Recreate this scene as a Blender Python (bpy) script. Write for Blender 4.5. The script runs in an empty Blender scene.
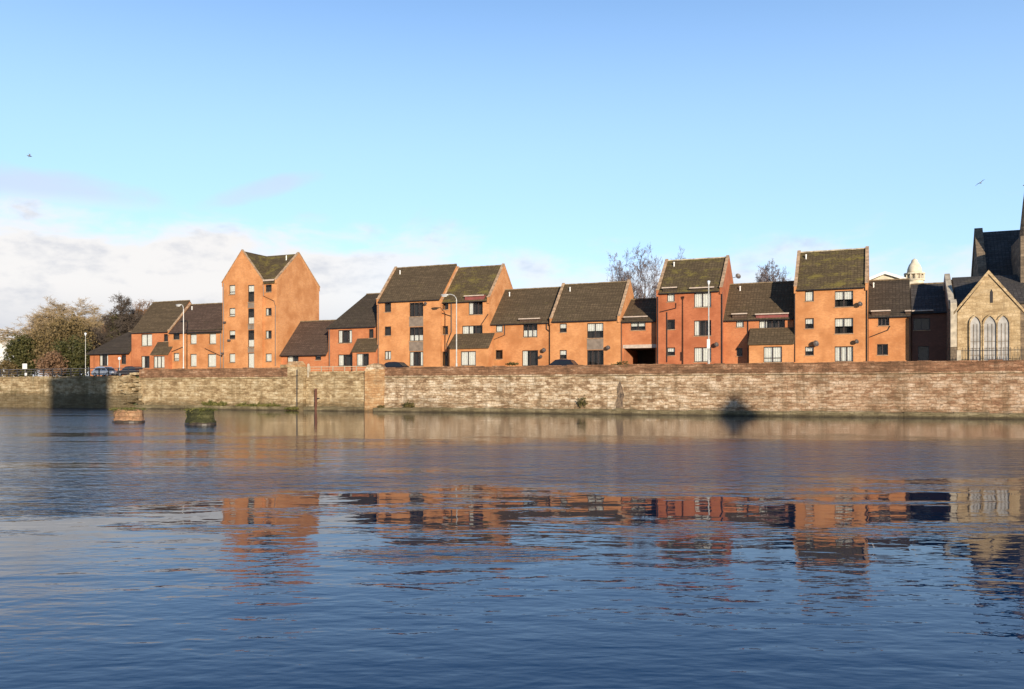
import bpy, math, random
import numpy as np
from mathutils import Vector, Matrix

# ------------------------------------------------------------------ camera, sky, sun, exposure
SC = bpy.context.scene
COL = SC.collection
CAM_H = 2.6                      # eye height above the water
FPX = 850.0                      # focal length in pixels of a 1024 wide picture
HOR = 390.0                      # picture row of the horizon

cam_d = bpy.data.cameras.new('camera')
cam_d.sensor_width = 36.0
cam_d.lens = FPX / 1024 * 36
cam_d.shift_y = (HOR - 344.5) / 1024
cam_d.clip_end = 6000
cam = bpy.data.objects.new('camera', cam_d)
cam.location = (0, 0, CAM_H)
cam.rotation_euler = (math.radians(90), 0, 0)
COL.objects.link(cam)
SC.camera = cam

SUN_EL = math.radians(10.5)
SUN_AZ = math.radians(163)       # clockwise from +Y (the view direction)

SC.view_settings.view_transform = 'Standard'
SC.view_settings.look = 'None'
SC.view_settings.gamma = 1
SC.view_settings.use_curve_mapping = False
SC.view_settings.exposure = 0.60

sun_d = bpy.data.lights.new('sun', 'SUN')
sun_d.energy = 4.6
sun_d.angle = math.radians(0.53)
sun_d.color = (1.0, 0.89, 0.73)
sun = bpy.data.objects.new('sun', sun_d)
to_sun = Vector((math.sin(SUN_AZ) * math.cos(SUN_EL), math.cos(SUN_AZ) * math.cos(SUN_EL), math.sin(SUN_EL)))
sun.rotation_euler = to_sun.to_track_quat('Z', 'Y').to_euler()
sun.location = (60, -200, 80)
COL.objects.link(sun)


class NT:
    """small helper for node trees"""
    def __init__(self, tree):
        self.t = tree

    def n(self, kind, **kw):
        nd = self.t.nodes.new(kind)
        for k, v in kw.items():
            setattr(nd, k, v)
        return nd

    def put(self, sock, v):
        if isinstance(v, bpy.types.NodeSocket):
            self.t.links.new(v, sock)
        elif isinstance(v, (tuple, list)):
            if len(v) == 3 and sock.type == 'RGBA':
                v = tuple(v) + (1,)
            sock.default_value = v
        else:
            sock.default_value = v

    def math(self, op, a, b=0.0, c=None, clamp=False):
        nd = self.n('ShaderNodeMath', operation=op, use_clamp=clamp)
        self.put(nd.inputs[0], a)
        self.put(nd.inputs[1], b)
        if c is not None:
            self.put(nd.inputs[2], c)
        return nd.outputs[0]

    def mix(self, f, a, b, blend='MIX'):
        nd = self.n('ShaderNodeMix', data_type='RGBA', blend_type=blend)
        self.put(nd.inputs[0], f)
        self.put(nd.inputs[6], a)
        self.put(nd.inputs[7], b)
        return nd.outputs[2]

    def sstep(self, x, lo, hi, a=0.0, b=1.0):
        nd = self.n('ShaderNodeMapRange', interpolation_type='SMOOTHSTEP')
        self.put(nd.inputs[0], x)
        for i, v in enumerate((lo, hi, a, b)):
            self.put(nd.inputs[1 + i], v)
        return nd.outputs[0]

    def lin(self, x, lo, hi, a=0.0, b=1.0):
        nd = self.n('ShaderNodeMapRange')
        self.put(nd.inputs[0], x)
        for i, v in enumerate((lo, hi, a, b)):
            self.put(nd.inputs[1 + i], v)
        return nd.outputs[0]

    def noise(self, vec, scale, detail=4, rough=0.55, dist=0.0):
        nd = self.n('ShaderNodeTexNoise')
        if vec is not None:
            self.put(nd.inputs['Vector'], vec)
        self.put(nd.inputs['Scale'], scale)
        nd.inputs['Detail'].default_value = detail
        nd.inputs['Roughness'].default_value = rough
        nd.inputs['Distortion'].default_value = dist
        return nd.outputs['Fac']

    def xyz(self, x, y, z):
        nd = self.n('ShaderNodeCombineXYZ')
        for i, v in enumerate((x, y, z)):
            self.put(nd.inputs[i], v)
        return nd.outputs[0]

    def sep(self, v):
        nd = self.n('ShaderNodeSeparateXYZ')
        self.put(nd.inputs[0], v)
        return nd.outputs

    def rnd(self, v, amt=40.0):
        r = self.n('ShaderNodeObjectInfo').outputs['Random']
        nd = self.n('ShaderNodeVectorMath', operation='ADD')
        self.put(nd.inputs[0], v)
        k = self.math('MULTIPLY', r, amt)
        self.put(nd.inputs[1], self.xyz(k, k, k))
        return nd.outputs[0]

    def map(self, v, scale=(1, 1, 1), loc=(0, 0, 0), rot=(0, 0, 0)):
        nd = self.n('ShaderNodeMapping')
        self.put(nd.inputs[0], v)
        nd.inputs['Scale'].default_value = scale
        nd.inputs['Location'].default_value = loc
        nd.inputs['Rotation'].default_value = rot
        return nd.outputs[0]

    def ramp(self, f, stops):
        nd = self.n('ShaderNodeValToRGB')
        self.put(nd.inputs[0], f)
        e = nd.color_ramp.elements
        while len(e) < len(stops):
            e.new(0.5)
        for el, (p, c) in zip(e, stops):
            el.position = p
            el.color = tuple(c) + (1,)
        return nd.outputs[0]


def build_world():
    w = bpy.data.worlds.new('World')
    SC.world = w
    w.use_nodes = True
    T = NT(w.node_tree)
    bg = w.node_tree.nodes['Background']
    STR = 0.12
    bg.inputs[1].default_value = STR
    sky = T.n('ShaderNodeTexSky', sky_type='NISHITA', sun_disc=False)
    sky.sun_elevation = SUN_EL
    sky.sun_rotation = SUN_AZ
    sky.air_density = 1.0
    sky.dust_density = 0.0
    sky.ozone_density = 3.0
    # soft shoulder of the camera on the bright sky: compress it
    sc = T.mix(1.0, sky.outputs[0], (0.1, 0.1, 0.1), 'MULTIPLY')
    gm = T.n('ShaderNodeGamma')
    T.put(gm.inputs[0], sc)
    gm.inputs[1].default_value = 0.50
    k = 1.0 / STR
    skyc = T.mix(1.0, gm.outputs[0], (0.82 * k, 0.97 * k, 1.20 * k), 'MULTIPLY')

    d = T.n('ShaderNodeTexCoord').outputs['Generated']
    x, y, z = T.sep(d)
    az = T.math('ARCTAN2', x, y)
    el = T.math('ARCSINE', z)
    # the upper sky is a deeper blue than the part near the horizon
    skyc = T.mix(T.sstep(el, 0.25, 0.74), skyc, T.mix(1.0, skyc, (0.07, 0.30, 0.52), 'MULTIPLY'))
    # low cloud bank: upper edge falls from the left to the right
    etop = T.ramp(T.lin(az, -0.6, 0.6), [(0.0, (.200,) * 3), (0.31, (.200,) * 3), (0.40, (.188,) * 3), (0.48, (.170,) * 3), (0.62, (.160,) * 3), (1.0, (.165,) * 3)])
    p = T.xyz(T.math('MULTIPLY', az, 9.0), T.math('MULTIPLY', el, 22.0), 3.7)
    n1 = T.noise(p, 1.0, 7, 0.56, 0.2)
    n2 = T.noise(T.map(p, (2.6, 2.2, 1), (5.1, 2.0, 0)), 1.0, 5, 0.6)
    depth = T.math('SUBTRACT', etop, el)
    f = T.math('ADD', T.math('MULTIPLY', depth, 13.0), T.math('MULTIPLY', T.math('SUBTRACT', n1, 0.5), 2.3))
    bank = T.sstep(f, -0.15, 0.62)
    left = T.sstep(az, 0.0, -0.28)
    dens = T.math('MULTIPLY', bank, T.math('ADD', T.math('MULTIPLY', left, 0.24), 0.74))
    # high thin streaks
    def streak(a0, e0, la, le, slope, amt):
        da = T.math('SUBTRACT', az, a0)
        de = T.math('SUBTRACT', T.math('SUBTRACT', el, e0), T.math('MULTIPLY', da, slope))
        q = T.math('ADD', T.math('POWER', T.math('DIVIDE', da, la), 2.0), T.math('POWER', T.math('ABSOLUTE', T.math('DIVIDE', de, le)), 2.0))
        g = T.math('SUBTRACT', T.math('ADD', 1.0, T.math('MULTIPLY', T.math('SUBTRACT', n1, 0.5), 2.2)), q)
        return T.math('MULTIPLY', T.sstep(g, 0.0, 1.1), amt)
    s1 = streak(-0.50, 0.207, 0.17, 0.022, -0.06, 0.62)
    s2 = streak(-0.292, 0.220, 0.085, 0.014, 0.32, 0.5)
    dens = T.math('MAXIMUM', dens, T.math('MAXIMUM', s1, s2))
    # colour: lit tops, lilac grey bellies
    shade = T.math('ADD', T.math('MULTIPLY', n2, 0.9), T.math('MULTIPLY', T.math('SUBTRACT', n1, 0.5), -0.9))
    belly = T.sstep(el, 0.055, 0.115)
    lit = T.math('MULTIPLY', T.sstep(shade, 0.10, 0.46), T.math('ADD', T.math('MULTIPLY', belly, 0.75), 0.25))
    high = T.sstep(el, 0.185, 0.205)
    lit = T.math('MULTIPLY', lit, T.math('SUBTRACT', 1.0, T.math('MULTIPLY', high, 0.9)))
    cc = T.mix(lit, (0.45 * k, 0.46 * k, 0.495 * k), (0.63 * k, 0.615 * k, 0.605 * k))
    final = T.mix(dens, skyc, cc)
    T.put(bg.inputs[0], final)


build_world()

# ------------------------------------------------------------------ the quay frame: u along the wall, v away from the river
TH = math.radians(23.4)
CU, SU = math.cos(TH), math.sin(TH)
Y0 = 96.2
ROT = -TH
GZ = 4.6                         # level of the quay road above the water


def W(u, v, z=0.0):
    return Vector((u * CU + v * SU, Y0 - u * SU + v * CU, z))


def U(px, v):
    k = (px - 512.0) / FPX
    return (k * (Y0 + v * CU) - v * SU) / (CU + k * SU)


def DEP(px, v):
    return Y0 - U(px, v) * SU + v * CU


def Z(px, py, v):
    return CAM_H + (HOR - py) * DEP(px, v) / FPX


# ------------------------------------------------------------------ mesh helpers
class MB:
    def __init__(self):
        self.v, self.f = [], []

    def poly(self, pts):
        b = len(self.v)
        self.v += [tuple(p) for p in pts]
        self.f.append(tuple(range(b, b + len(pts))))

    def box(self, x0, x1, y0, y1, z0, z1):
        b = len(self.v)
        self.v += [(x, y, z) for z in (z0, z1) for y in (y0, y1) for x in (x0, x1)]
        for q in ((0, 2, 3, 1), (4, 5, 7, 6), (0, 1, 5, 4), (2, 6, 7, 3), (0, 4, 6, 2), (1, 3, 7, 5)):
            self.f.append(tuple(b + i for i in q))
        return self

    def extrude(self, prof, axis, a0, a1):
        """profile of 2-d points pushed along an axis: 'x' -> (y,z), 'y' -> (x,z), 'z' -> (x,y)"""
        b, n = len(self.v), len(prof)
        for a in (a0, a1):
            for p, q in prof:
                self.v.append({'x': (a, p, q), 'y': (p, a, q), 'z': (p, q, a)}[axis])
        for i in range(n):
            j = (i + 1) % n
            self.f.append((b + i, b + j, b + n + j, b + n + i))
        self.f.append(tuple(b + i for i in range(n))[::-1])
        self.f.append(tuple(b + n + i for i in range(n)))
        return self

    def tube(self, pts, rad, n=6, caps=True):
        pts = [Vector(p) for p in pts]
        if not isinstance(rad, (list, tuple)):
            rad = [rad] * len(pts)
        b = len(self.v)
        for i, p in enumerate(pts):
            d = (pts[min(i + 1, len(pts) - 1)] - pts[max(i - 1, 0)])
            d = d.normalized() if d.length > 1e-9 else Vector((0, 0, 1))
            a = d.orthogonal().normalized()
            c = d.cross(a)
            for k in range(n):
                t = 2 * math.pi * k / n
                self.v.append(tuple(p + (a * math.cos(t) + c * math.sin(t)) * rad[i]))
        for i in range(len(pts) - 1):
            for k in range(n):
                m = (k + 1) % n
                self.f.append((b + i * n + k, b + i * n + m, b + (i + 1) * n + m, b + (i + 1) * n + k))
        if caps:
            self.f.append(tuple(b + k for k in range(n))[::-1])
            e = b + (len(pts) - 1) * n
            self.f.append(tuple(e + k for k in range(n)))
        return self

    def lathe(self, prof, n=20, c=(0, 0, 0), sx=1, sy=1, phase=0.0):
        b = len(self.v)
        for r, z in prof:
            for k in range(n):
                t = 2 * math.pi * k / n + phase
                self.v.append((c[0] + r * sx * math.cos(t), c[1] + r * sy * math.sin(t), c[2] + z))
        for i in range(len(prof) - 1):
            for k in range(n):
                m = (k + 1) % n
                self.f.append((b + i * n + k, b + i * n + m, b + (i + 1) * n + m, b + (i + 1) * n + k))
        self.f.append(tuple(b + k for k in range(n))[::-1])
        e = b + (len(prof) - 1) * n
        self.f.append(tuple(e + k for k in range(n)))
        return self

    def holes(self, x0, x1, z0, z1, y, hs, rev=0.12):
        """a wall sheet in the x-z plane with rectangular openings and their reveals"""
        hs = [(max(a, x0), min(b, x1), max(c, z0), min(d, z1)) for a, b, c, d in hs]
        xs = sorted({x0, x1, *[h[0] for h in hs], *[h[1] for h in hs]})
        zs = sorted({z0, z1, *[h[2] for h in hs], *[h[3] for h in hs]})
        for i in range(len(xs) - 1):
            for j in range(len(zs) - 1):
                cx, cz = (xs[i] + xs[i + 1]) / 2, (zs[j] + zs[j + 1]) / 2
                if any(a < cx < b and c < cz < d for a, b, c, d in hs):
                    continue
                self.poly([(xs[i], y, zs[j]), (xs[i + 1], y, zs[j]), (xs[i + 1], y, zs[j + 1]), (xs[i], y, zs[j + 1])])
        for a, b, c, d in hs:
            for p, q in (((a, c), (b, c)), ((b, c), (b, d)), ((b, d), (a, d)), ((a, d), (a, c))):
                self.poly([(p[0], y, p[1]), (q[0], y, q[1]), (q[0], y + rev, q[1]), (p[0], y + rev, p[1])])
        return self

    def build(self, name, mat, parent=None, smooth=False, kind=None):
        me = bpy.data.meshes.new(name)
        me.from_pydata(self.v, [], self.f)
        me.materials.append(mat)
        if smooth:
            me.polygons.foreach_set('use_smooth', [True] * len(me.polygons))
        me.update()
        o = bpy.data.objects.new(name, me)
        COL.objects.link(o)
        if parent is not None:
            o.parent = parent
        if kind:
            o['kind'] = kind
        return o


def tag(o, label, cat, group=None):
    o['label'] = label
    o['category'] = cat
    if group:
        o['group'] = group
    return o


def thing(name, label, cat, loc, rz=ROT, group=None):
    o = bpy.data.objects.new(name, None)
    o.empty_display_size = 0.5
    COL.objects.link(o)
    o.location = loc
    o.rotation_euler = (0, 0, rz)
    return tag(o, label, cat, group)


def copy_tree(o, parent=None):
    c = o.copy()
    COL.objects.link(c)
    if parent is not None:
        c.parent = parent
    for ch in list(o.children):
        copy_tree(ch, c)
    return c


# ------------------------------------------------------------------ materials
def new_mat(name):
    m = bpy.data.materials.new(name)
    m.use_nodes = True
    return m, NT(m.node_tree), m.node_tree.nodes['Principled BSDF']


def flat(name, col, rough=0.6, metal=0.0, var=0.12, scale=3.0):
    m, T, b = new_mat(name)
    co = T.n('ShaderNodeTexCoord').outputs['Object']
    n = T.noise(co, scale, 4)
    dk = tuple(c * (1 - var * 2) for c in col)
    lt = tuple(min(1, c * (1 + var)) for c in col)
    T.put(b.inputs['Base Color'], T.mix(T.sstep(n, 0.25, 0.75), dk, lt))
    b.inputs['Roughness'].default_value = rough
    b.inputs['Metallic'].default_value = metal
    return m


def brick_mat(name, c1, c2, mortar, seed=0.0):
    m, T, b = new_mat(name)
    co = T.n('ShaderNodeTexCoord').outputs['Object']
    x, y, z = T.sep(co)
    vec = T.xyz(T.math('ADD', x, y), z, 0.0)
    br = T.n('ShaderNodeTexBrick')
    T.put(br.inputs['Vector'], vec)
    T.put(br.inputs['Color1'], c1)
    T.put(br.inputs['Color2'], c2)
    T.put(br.inputs['Mortar'], mortar)
    br.inputs['Scale'].default_value = 1.0
    br.inputs['Mortar Size'].default_value = 0.006
    br.inputs['Brick Width'].default_value = 0.225
    br.inputs['Row Height'].default_value = 0.075
    sh = T.rnd(T.map(co, (1, 1, 1), (seed, seed * 2, 0)))
    big = T.noise(sh, 0.5, 5, 0.6)
    fine = T.noise(T.rnd(T.map(co, (1.6, 1.6, 3.4))), 1.0, 6, 0.72)
    c = T.mix(T.sstep(big, 0.35, 0.70), br.outputs['Color'], tuple(v * 0.80 for v in c2))
    c = T.mix(T.math('MULTIPLY', T.sstep(fine, 0.46, 0.78), 0.42), c, tuple(v * 0.55 for v in c2))
    # rain streaks: long thin stains down the wall
    st = T.noise(T.xyz(T.math('MULTIPLY', T.math('ADD', x, y), 3.0), T.math('MULTIPLY', z, 0.16), seed), 1.0, 6, 0.7)
    c = T.mix(T.math('MULTIPLY', T.sstep(st, 0.54, 0.74), 0.34), c, tuple(v * 0.5 for v in c1))
    T.put(b.inputs['Base Color'], c)
    b.inputs['Roughness'].default_value = 0.9
    bp = T.n('ShaderNodeBump')
    bp.inputs['Strength'].default_value = 0.35
    bp.inputs['Distance'].default_value = 0.01
    T.put(bp.inputs['Height'], T.math('SUBTRACT', 1.0, br.outputs['Fac']))
    T.put(b.inputs['Normal'], bp.outputs[0])
    return m


def roof_mat(name, col, moss, moss_amt, seed=0.0):
    """rows of interlocking concrete tiles with lichen and moss"""
    m, T, b = new_mat(name)
    co = T.n('ShaderNodeTexCoord').outputs['Object']
    x, y, z = T.sep(co)
    vec = T.xyz(x, T.math('MULTIPLY', z, 1.414), 0.0)
    br = T.n('ShaderNodeTexBrick')
    T.put(br.inputs['Vector'], vec)
    T.put(br.inputs['Color1'], tuple(c * 1.12 for c in col))
    T.put(br.inputs['Color2'], tuple(c * 0.72 for c in col))
    T.put(br.inputs['Mortar'], tuple(c * 0.35 for c in col))
    br.inputs['Scale'].default_value = 1.0
    br.inputs['Mortar Size'].default_value = 0.03
    br.inputs['Mortar Smooth'].default_value = 0.6
    br.inputs['Brick Width'].default_value = 0.33
    br.inputs['Row Height'].default_value = 0.34
    br.offset = 0.0
    sh = T.rnd(T.map(co, (0.9, 0.9, 1.6), (seed, seed, seed)))
    n1 = T.noise(sh, 0.8, 6, 0.65)
    n2 = T.noise(sh, 5.0, 5, 0.7)
    rowv = T.noise(T.rnd(T.xyz(T.math('MULTIPLY', x, 0.25), T.math('MULTIPLY', z, 4.2), seed)), 1.0, 3, 0.6)
    c = T.mix(T.sstep(rowv, 0.38, 0.60, 0.0, 0.8), br.outputs['Color'], tuple(v * 0.55 for v in col))
    c = T.mix(T.math('MULTIPLY', T.sstep(n2, 0.5, 0.72), 0.5), c, tuple(min(1, v * 1.7) for v in col))
    g = T.math('ADD', n1, T.math('MULTIPLY', T.math('SUBTRACT', n2, 0.5), 0.5))
    mm = T.math('MULTIPLY', T.sstep(T.math('ADD', g, T.math('MULTIPLY', T.math('SUBTRACT', rowv, 0.5), 0.35)), 0.62 - moss_amt * 0.22, 0.86 - moss_amt * 0.22), 0.8)
    c = T.mix(mm, c, moss)
    T.put(b.inputs['Base Color'], c)
    b.inputs['Roughness'].default_value = 0.95
    b.inputs['Specular IOR Level'].default_value = 0.15
    saw = T.math('FRACT', T.math('DIVIDE', T.math('MULTIPLY', z, 1.414), 0.34))
    bp = T.n('ShaderNodeBump')
    bp.inputs['Strength'].default_value = 0.8
    bp.inputs['Distance'].default_value = 0.05
    T.put(bp.inputs['Height'], T.math('ADD', T.math('SUBTRACT', 1.0, saw), T.math('MULTIPLY', n2, 0.6)))
    T.put(b.inputs['Normal'], bp.outputs[0])
    return m


def stone_mat(name, cols, bw, rh, mortar, stain, moss_low=0.0, bump=0.7, redx=None, moss_col=(0.092, 0.068, 0.034)):
    """coursed rubble: blocks of several tones, damp and lichen stains"""
    m, T, b = new_mat(name)
    co = T.n('ShaderNodeTexCoord').outputs['Object']
    wob = T.n('ShaderNodeTexNoise')
    T.put(wob.inputs['Vector'], co)
    wob.inputs['Scale'].default_value = 0.8
    wv = T.n('ShaderNodeVectorMath', operation='MULTIPLY_ADD')
    T.put(wv.inputs[0], wob.outputs['Color'])
    wv.inputs[1].default_value = (0.9, 0.9, 0.42)
    T.put(wv.inputs[2], co)
    x, y, z = T.sep(wv.outputs[0])
    vec = T.xyz(T.math('ADD', x, y), z, 0.0)
    br = T.n('ShaderNodeTexBrick')
    T.put(br.inputs['Vector'], vec)
    T.put(br.inputs['Color1'], (0, 0, 0))
    T.put(br.inputs['Color2'], (1, 1, 1))
    T.put(br.inputs['Mortar'], (0.5, 0.5, 0.5))
    br.inputs['Scale'].default_value = 1.0
    br.inputs['Mortar Size'].default_value = 0.022
    br.inputs['Mortar Smooth'].default_value = 0.4
    br.inputs['Brick Width'].default_value = bw
    br.inputs['Row Height'].default_value = rh
    br.squash = 0.62
    br.squash_frequency = 3
    tone = T.math('ADD', T.sep(br.outputs['Color'])[0], 0.0)
    mid = T.noise(T.map(co, (0.55, 0.55, 1.7)), 1.0, 9, 0.80)
    tone = T.math('ADD', T.math('MULTIPLY', tone, 0.24), T.math('MULTIPLY', T.sstep(mid, 0.27, 0.73), 0.76))
    c = T.ramp(tone, cols)
    ox, oy, oz = T.sep(co)
    if redx is not None:
        rf = T.math('MULTIPLY', T.sstep(T.math('ADD', ox, T.math('MULTIPLY', mid, 30.0)), redx, redx + 34), 0.42)
        c = T.mix(rf, c, T.ramp(tone, [(0.1, (.22, .085, .045)), (0.5, (.33, .15, .085)), (0.9, (.46, .27, .17))]))
    fine = T.noise(co, 7.0, 6, 0.75)
    c = T.mix(T.math('MULTIPLY', T.sstep(fine, 0.46, 0.70), 0.7), c, mortar)
    c = T.mix(T.math('MULTIPLY', br.outputs['Fac'], 0.45), c, mortar)
    # damp and soot in runs down the face
    run = T.noise(T.xyz(T.math('MULTIPLY', ox, 1.1), T.math('MULTIPLY', oz, 0.16), 2.0), 1.0, 6, 0.68)
    c = T.mix(T.math('MULTIPLY', T.sstep(run, 0.47, 0.72), 0.70), c, stain)
    patch = T.noise(T.map(co, (0.16, 0.16, 0.6), (7.3, 0, 1)), 1.0, 8, 0.68)
    c = T.mix(T.math('MULTIPLY', T.sstep(patch, 0.48, 0.66), 0.6), c, stain)
    if moss_low > 0:
        lo = T.math('ADD', oz, T.math('MULTIPLY', T.math('SUBTRACT', T.noise(T.map(co, (.6, .6, 2)), 1.0, 6, 0.7), 0.5), 3.2 if moss_low > .5 else .5))
        c = T.mix(T.math('MULTIPLY', T.sstep(lo, moss_low, moss_low - (1.0 if moss_low > .5 else .25)), 0.75), c, moss_col)
    T.put(b.inputs['Base Color'], c)
    b.inputs['Roughness'].default_value = 0.95
    b.inputs['Specular IOR Level'].default_value = 0.2
    bp = T.n('ShaderNodeBump')
    bp.inputs['Strength'].default_value = bump
    bp.inputs['Distance'].default_value = 0.16
    hgt = T.math('ADD', T.math('MULTIPLY', T.math('SUBTRACT', 1.0, br.outputs['Fac']), 0.5), T.math('ADD', T.math('MULTIPLY', fine, 0.6), T.math('MULTIPLY', tone, 0.5)))
    T.put(bp.inputs['Height'], hgt)
    T.put(b.inputs['Normal'], bp.outputs[0])
    return m


def leaf_mat(name, a, b_, rough=0.7, scale=1.4, trans=0.25):
    m, T, b = new_mat(name)
    co = T.n('ShaderNodeTexCoord').outputs['Object']
    n = T.noise(co, scale, 4, 0.7)
    T.put(b.inputs['Base Color'], T.mix(T.sstep(n, 0.35, 0.65), a, b_))
    b.inputs['Roughness'].default_value = rough
    b.inputs['Specular IOR Level'].default_value = 0.2
    return m


def glass_mat():
    m, T, b = new_mat('window_glass')
    nt = m.node_tree
    tr = T.n('ShaderNodeBsdfTransparent')
    tr.inputs[0].default_value = (0.97, 0.98, 0.97, 1)
    gl = T.n('ShaderNodeBsdfGlossy')
    gl.inputs['Roughness'].default_value = 0.03
    fr = T.n('ShaderNodeFresnel')
    fr.inputs[0].default_value = 1.5
    mx = T.n('ShaderNodeMixShader')
    T.put(mx.inputs[0], T.math('MULTIPLY', fr.outputs[0], 0.9, clamp=True))
    nt.links.new(tr.outputs[0], mx.inputs[1])
    nt.links.new(gl.outputs[0], mx.inputs[2])
    nt.links.new(mx.outputs[0], nt.nodes['Material Output'].inputs[0])
    return m


def water_mat():
    m, T, b = new_mat('river_water')
    co = T.n('ShaderNodeTexCoord').outputs['Object']
    x, y, z = T.sep(co)
    big = T.noise(T.map(co, (0.10, 0.11, 1), (3.0, 1.5, 0), (0, 0, 0.06)), 1.0, 4, 0.55)
    med = T.noise(T.map(co, (0.16, 0.55, 1), (1.0, 4.0, 0), (0, 0, 0.10)), 1.0, 5, 0.62)
    wob = T.math('ADD', T.math('MULTIPLY', T.math('SUBTRACT', big, 0.5), 22.0), T.math('MULTIPLY', T.math('SUBTRACT', med, 0.5), 13.0))
    xc = T.math('MINIMUM', T.math('MAXIMUM', x, -9.0), 5.0)
    d = T.math('ADD', T.math('SUBTRACT', y, T.math('MULTIPLY', xc, 0.45)), wob)
    # wind-ruffled band across the middle of the river, calmer water near the wall and in the foreground
    far = T.sstep(T.math('ADD', y, T.math('MULTIPLY', wob, 1.0)), 49.0, 37.0, 0.05, 1.0)
    leftr = T.sstep(T.math('DIVIDE', x, y), -0.27, -0.40)
    ruf = T.math('MULTIPLY', T.sstep(d, 19.5, 23.5), T.math('MAXIMUM', far, T.math('MULTIPLY', leftr, 0.8)))
    gaps = T.noise(T.map(co, (0.045, 0.17, 1), (2.0, 9.0, 0)), 1.0, 3, 0.55)
    ruf = T.math('MULTIPLY', ruf, T.sstep(gaps, 0.36, 0.50, 0.22, 1.0))
    puff = T.noise(T.map(co, (0.16, 0.42, 1), (6.0, 3.0, 0)), 1.0, 4, 0.6)
    puff = T.math('MULTIPLY', T.sstep(puff, 0.50, 0.62), T.math('MULTIPLY', T.sstep(y, 13.5, 17.0), T.sstep(y, 30.0, 22.0)))
    ruf = T.math('MAXIMUM', ruf, T.math('MULTIPLY', puff, 0.55))
    # a small catspaw in the foreground
    px_ = T.math('DIVIDE', T.math('ADD', x, 0.9), 2.3)
    py_ = T.math('DIVIDE', T.math('SUBTRACT', y, 13.4), 0.95)
    q = T.math('ADD', T.math('MULTIPLY', px_, px_), T.math('MULTIPLY', py_, py_))
    cat = T.math('MULTIPLY', T.sstep(T.math('ADD', q, T.math('MULTIPLY', med, 1.2)), 1.6, 0.5), 0.7)
    ruf = T.math('MAXIMUM', ruf, cat)
    near = T.sstep(T.math('ADD', y, T.math('MULTIPLY', wob, 0.4)), 16.0, 10.0)
    base = T.mix(near, (0.005, 0.017, 0.040), (0.002, 0.032, 0.085))
    T.put(b.inputs['Base Color'], base)
    b.inputs['IOR'].default_value = 1.21
    T.put(b.inputs['Roughness'], T.math('ADD', T.math('MULTIPLY', ruf, 0.15), 0.012))
    # height field in metres
    wv = T.map(co, (0.32, 1.0, 1), (0, 0, 0), (0, 0, 0.12))
    h1 = T.noise(wv, 0.75, 2, 0.5, 0.4)                       # slow undulation
    h2 = T.noise(T.map(co, (0.5, 1.0, 1), (5, 2, 0), (0, 0, -0.30)), 2.1, 2, 0.5, 0.3)
    h3 = T.noise(T.map(co, (0.45, 1.0, 1), (1, 7, 0), (0, 0, 0.42)), 4.6, 2, 0.55, 0.2)
    h4 = T.noise(T.map(co, (0.7, 1.0, 1), (1, 7, 0)), 10.0, 2, 0.55)
    h5 = T.noise(T.map(co, (0.35, 1.0, 1), (9, 7, 0), (0, 0, 0.06)), 1.5, 3, 0.6)
    calm = T.sstep(y, 30.0, 58.0, 1.0, 0.28)

    def wave(n, base_, k_near, k_ruf):
        amp = T.math('ADD', T.math('ADD', T.math('MULTIPLY', calm, base_), T.math('MULTIPLY', near, k_near)), T.math('MULTIPLY', ruf, k_ruf))
        return T.math('MULTIPLY', T.math('SUBTRACT', n, 0.5), amp)

    h = wave(h1, 0.017, 0.010, 0.0)
    for w_ in ((h2, 0.0035, 0.014, 0.0), (h3, 0.0012, 0.0065, 0.034), (h4, 0.0, 0.0015, 0.010), (h5, 0.0, 0.0, 0.17)):
        h = T.math('ADD', h, wave(*w_))
    bp = T.n('ShaderNodeBump')
    bp.inputs['Strength'].default_value = 1.0
    bp.inputs['Distance'].default_value = 1.0
    T.put(bp.inputs['Height'], h)
    T.put(b.inputs['Normal'], bp.outputs[0])
    return m


def ground_mat(name, a, b_, c, scale=0.5):
    m, T, b = new_mat(name)
    co = T.n('ShaderNodeTexCoord').outputs['Object']
    n = T.noise(co, scale, 6, 0.65)
    n2 = T.noise(co, scale * 12, 4, 0.7)
    cc = T.mix(T.sstep(n, 0.35, 0.65), a, b_)
    cc = T.mix(T.math('MULTIPLY', T.sstep(n2, 0.5, 0.7), 0.5), cc, c)
    T.put(b.inputs['Base Color'], cc)
    b.inputs['Roughness'].default_value = 0.95
    return m


M = {}
M['orange'] = brick_mat('orange_brick', (.56, .232, .076), (.46, .172, .052), (.44, .27, .15), 1.0)
M['gold'] = brick_mat('gold_brick', (.60, .258, .085), (.50, .196, .062), (.48, .30, .17), 4.0)
M['red'] = brick_mat('red_brick', (.46, .142, .052), (.38, .105, .036), (.37, .16, .085), 7.0)
M['redor'] = brick_mat('red_orange_brick', (.52, .185, .064), (.43, .135, .045), (.40, .20, .11), 9.0)
M['shadebrick'] = brick_mat('shade_dark_brick', (.20, .080, .045), (.14, .058, .036), (.14, .08, .055), 2.0)  # brick colour darkened to deepen the shade on the house by the church
M['roof'] = roof_mat('brown_tiles', (.125, .086, .048), (.140, .105, .042), 0.18, 0.0)
M['roofmoss'] = roof_mat('mossy_tiles', (.122, .086, .045), (.200, .155, .038), 0.68, 3.0)
M['roofdark'] = roof_mat('dark_tiles', (.080, .060, .042), (.085, .075, .028), 0.15, 5.0)
M['roofred'] = roof_mat('purple_brown_tiles', (.115, .072, .050), (.095, .078, .030), 0.1, 8.0)
M['slate'] = roof_mat('church_slate', (.085, .074, .066), (.12, .095, .060), 0.2, 11.0)
M['coping'] = flat('coping_stone', (.40, .26, .15), 0.9, 0, 0.25, 2.5)
M['ridge'] = flat('ridge_tile', (.20, .14, .075), 0.9, 0, 0.25, 4.0)
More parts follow.
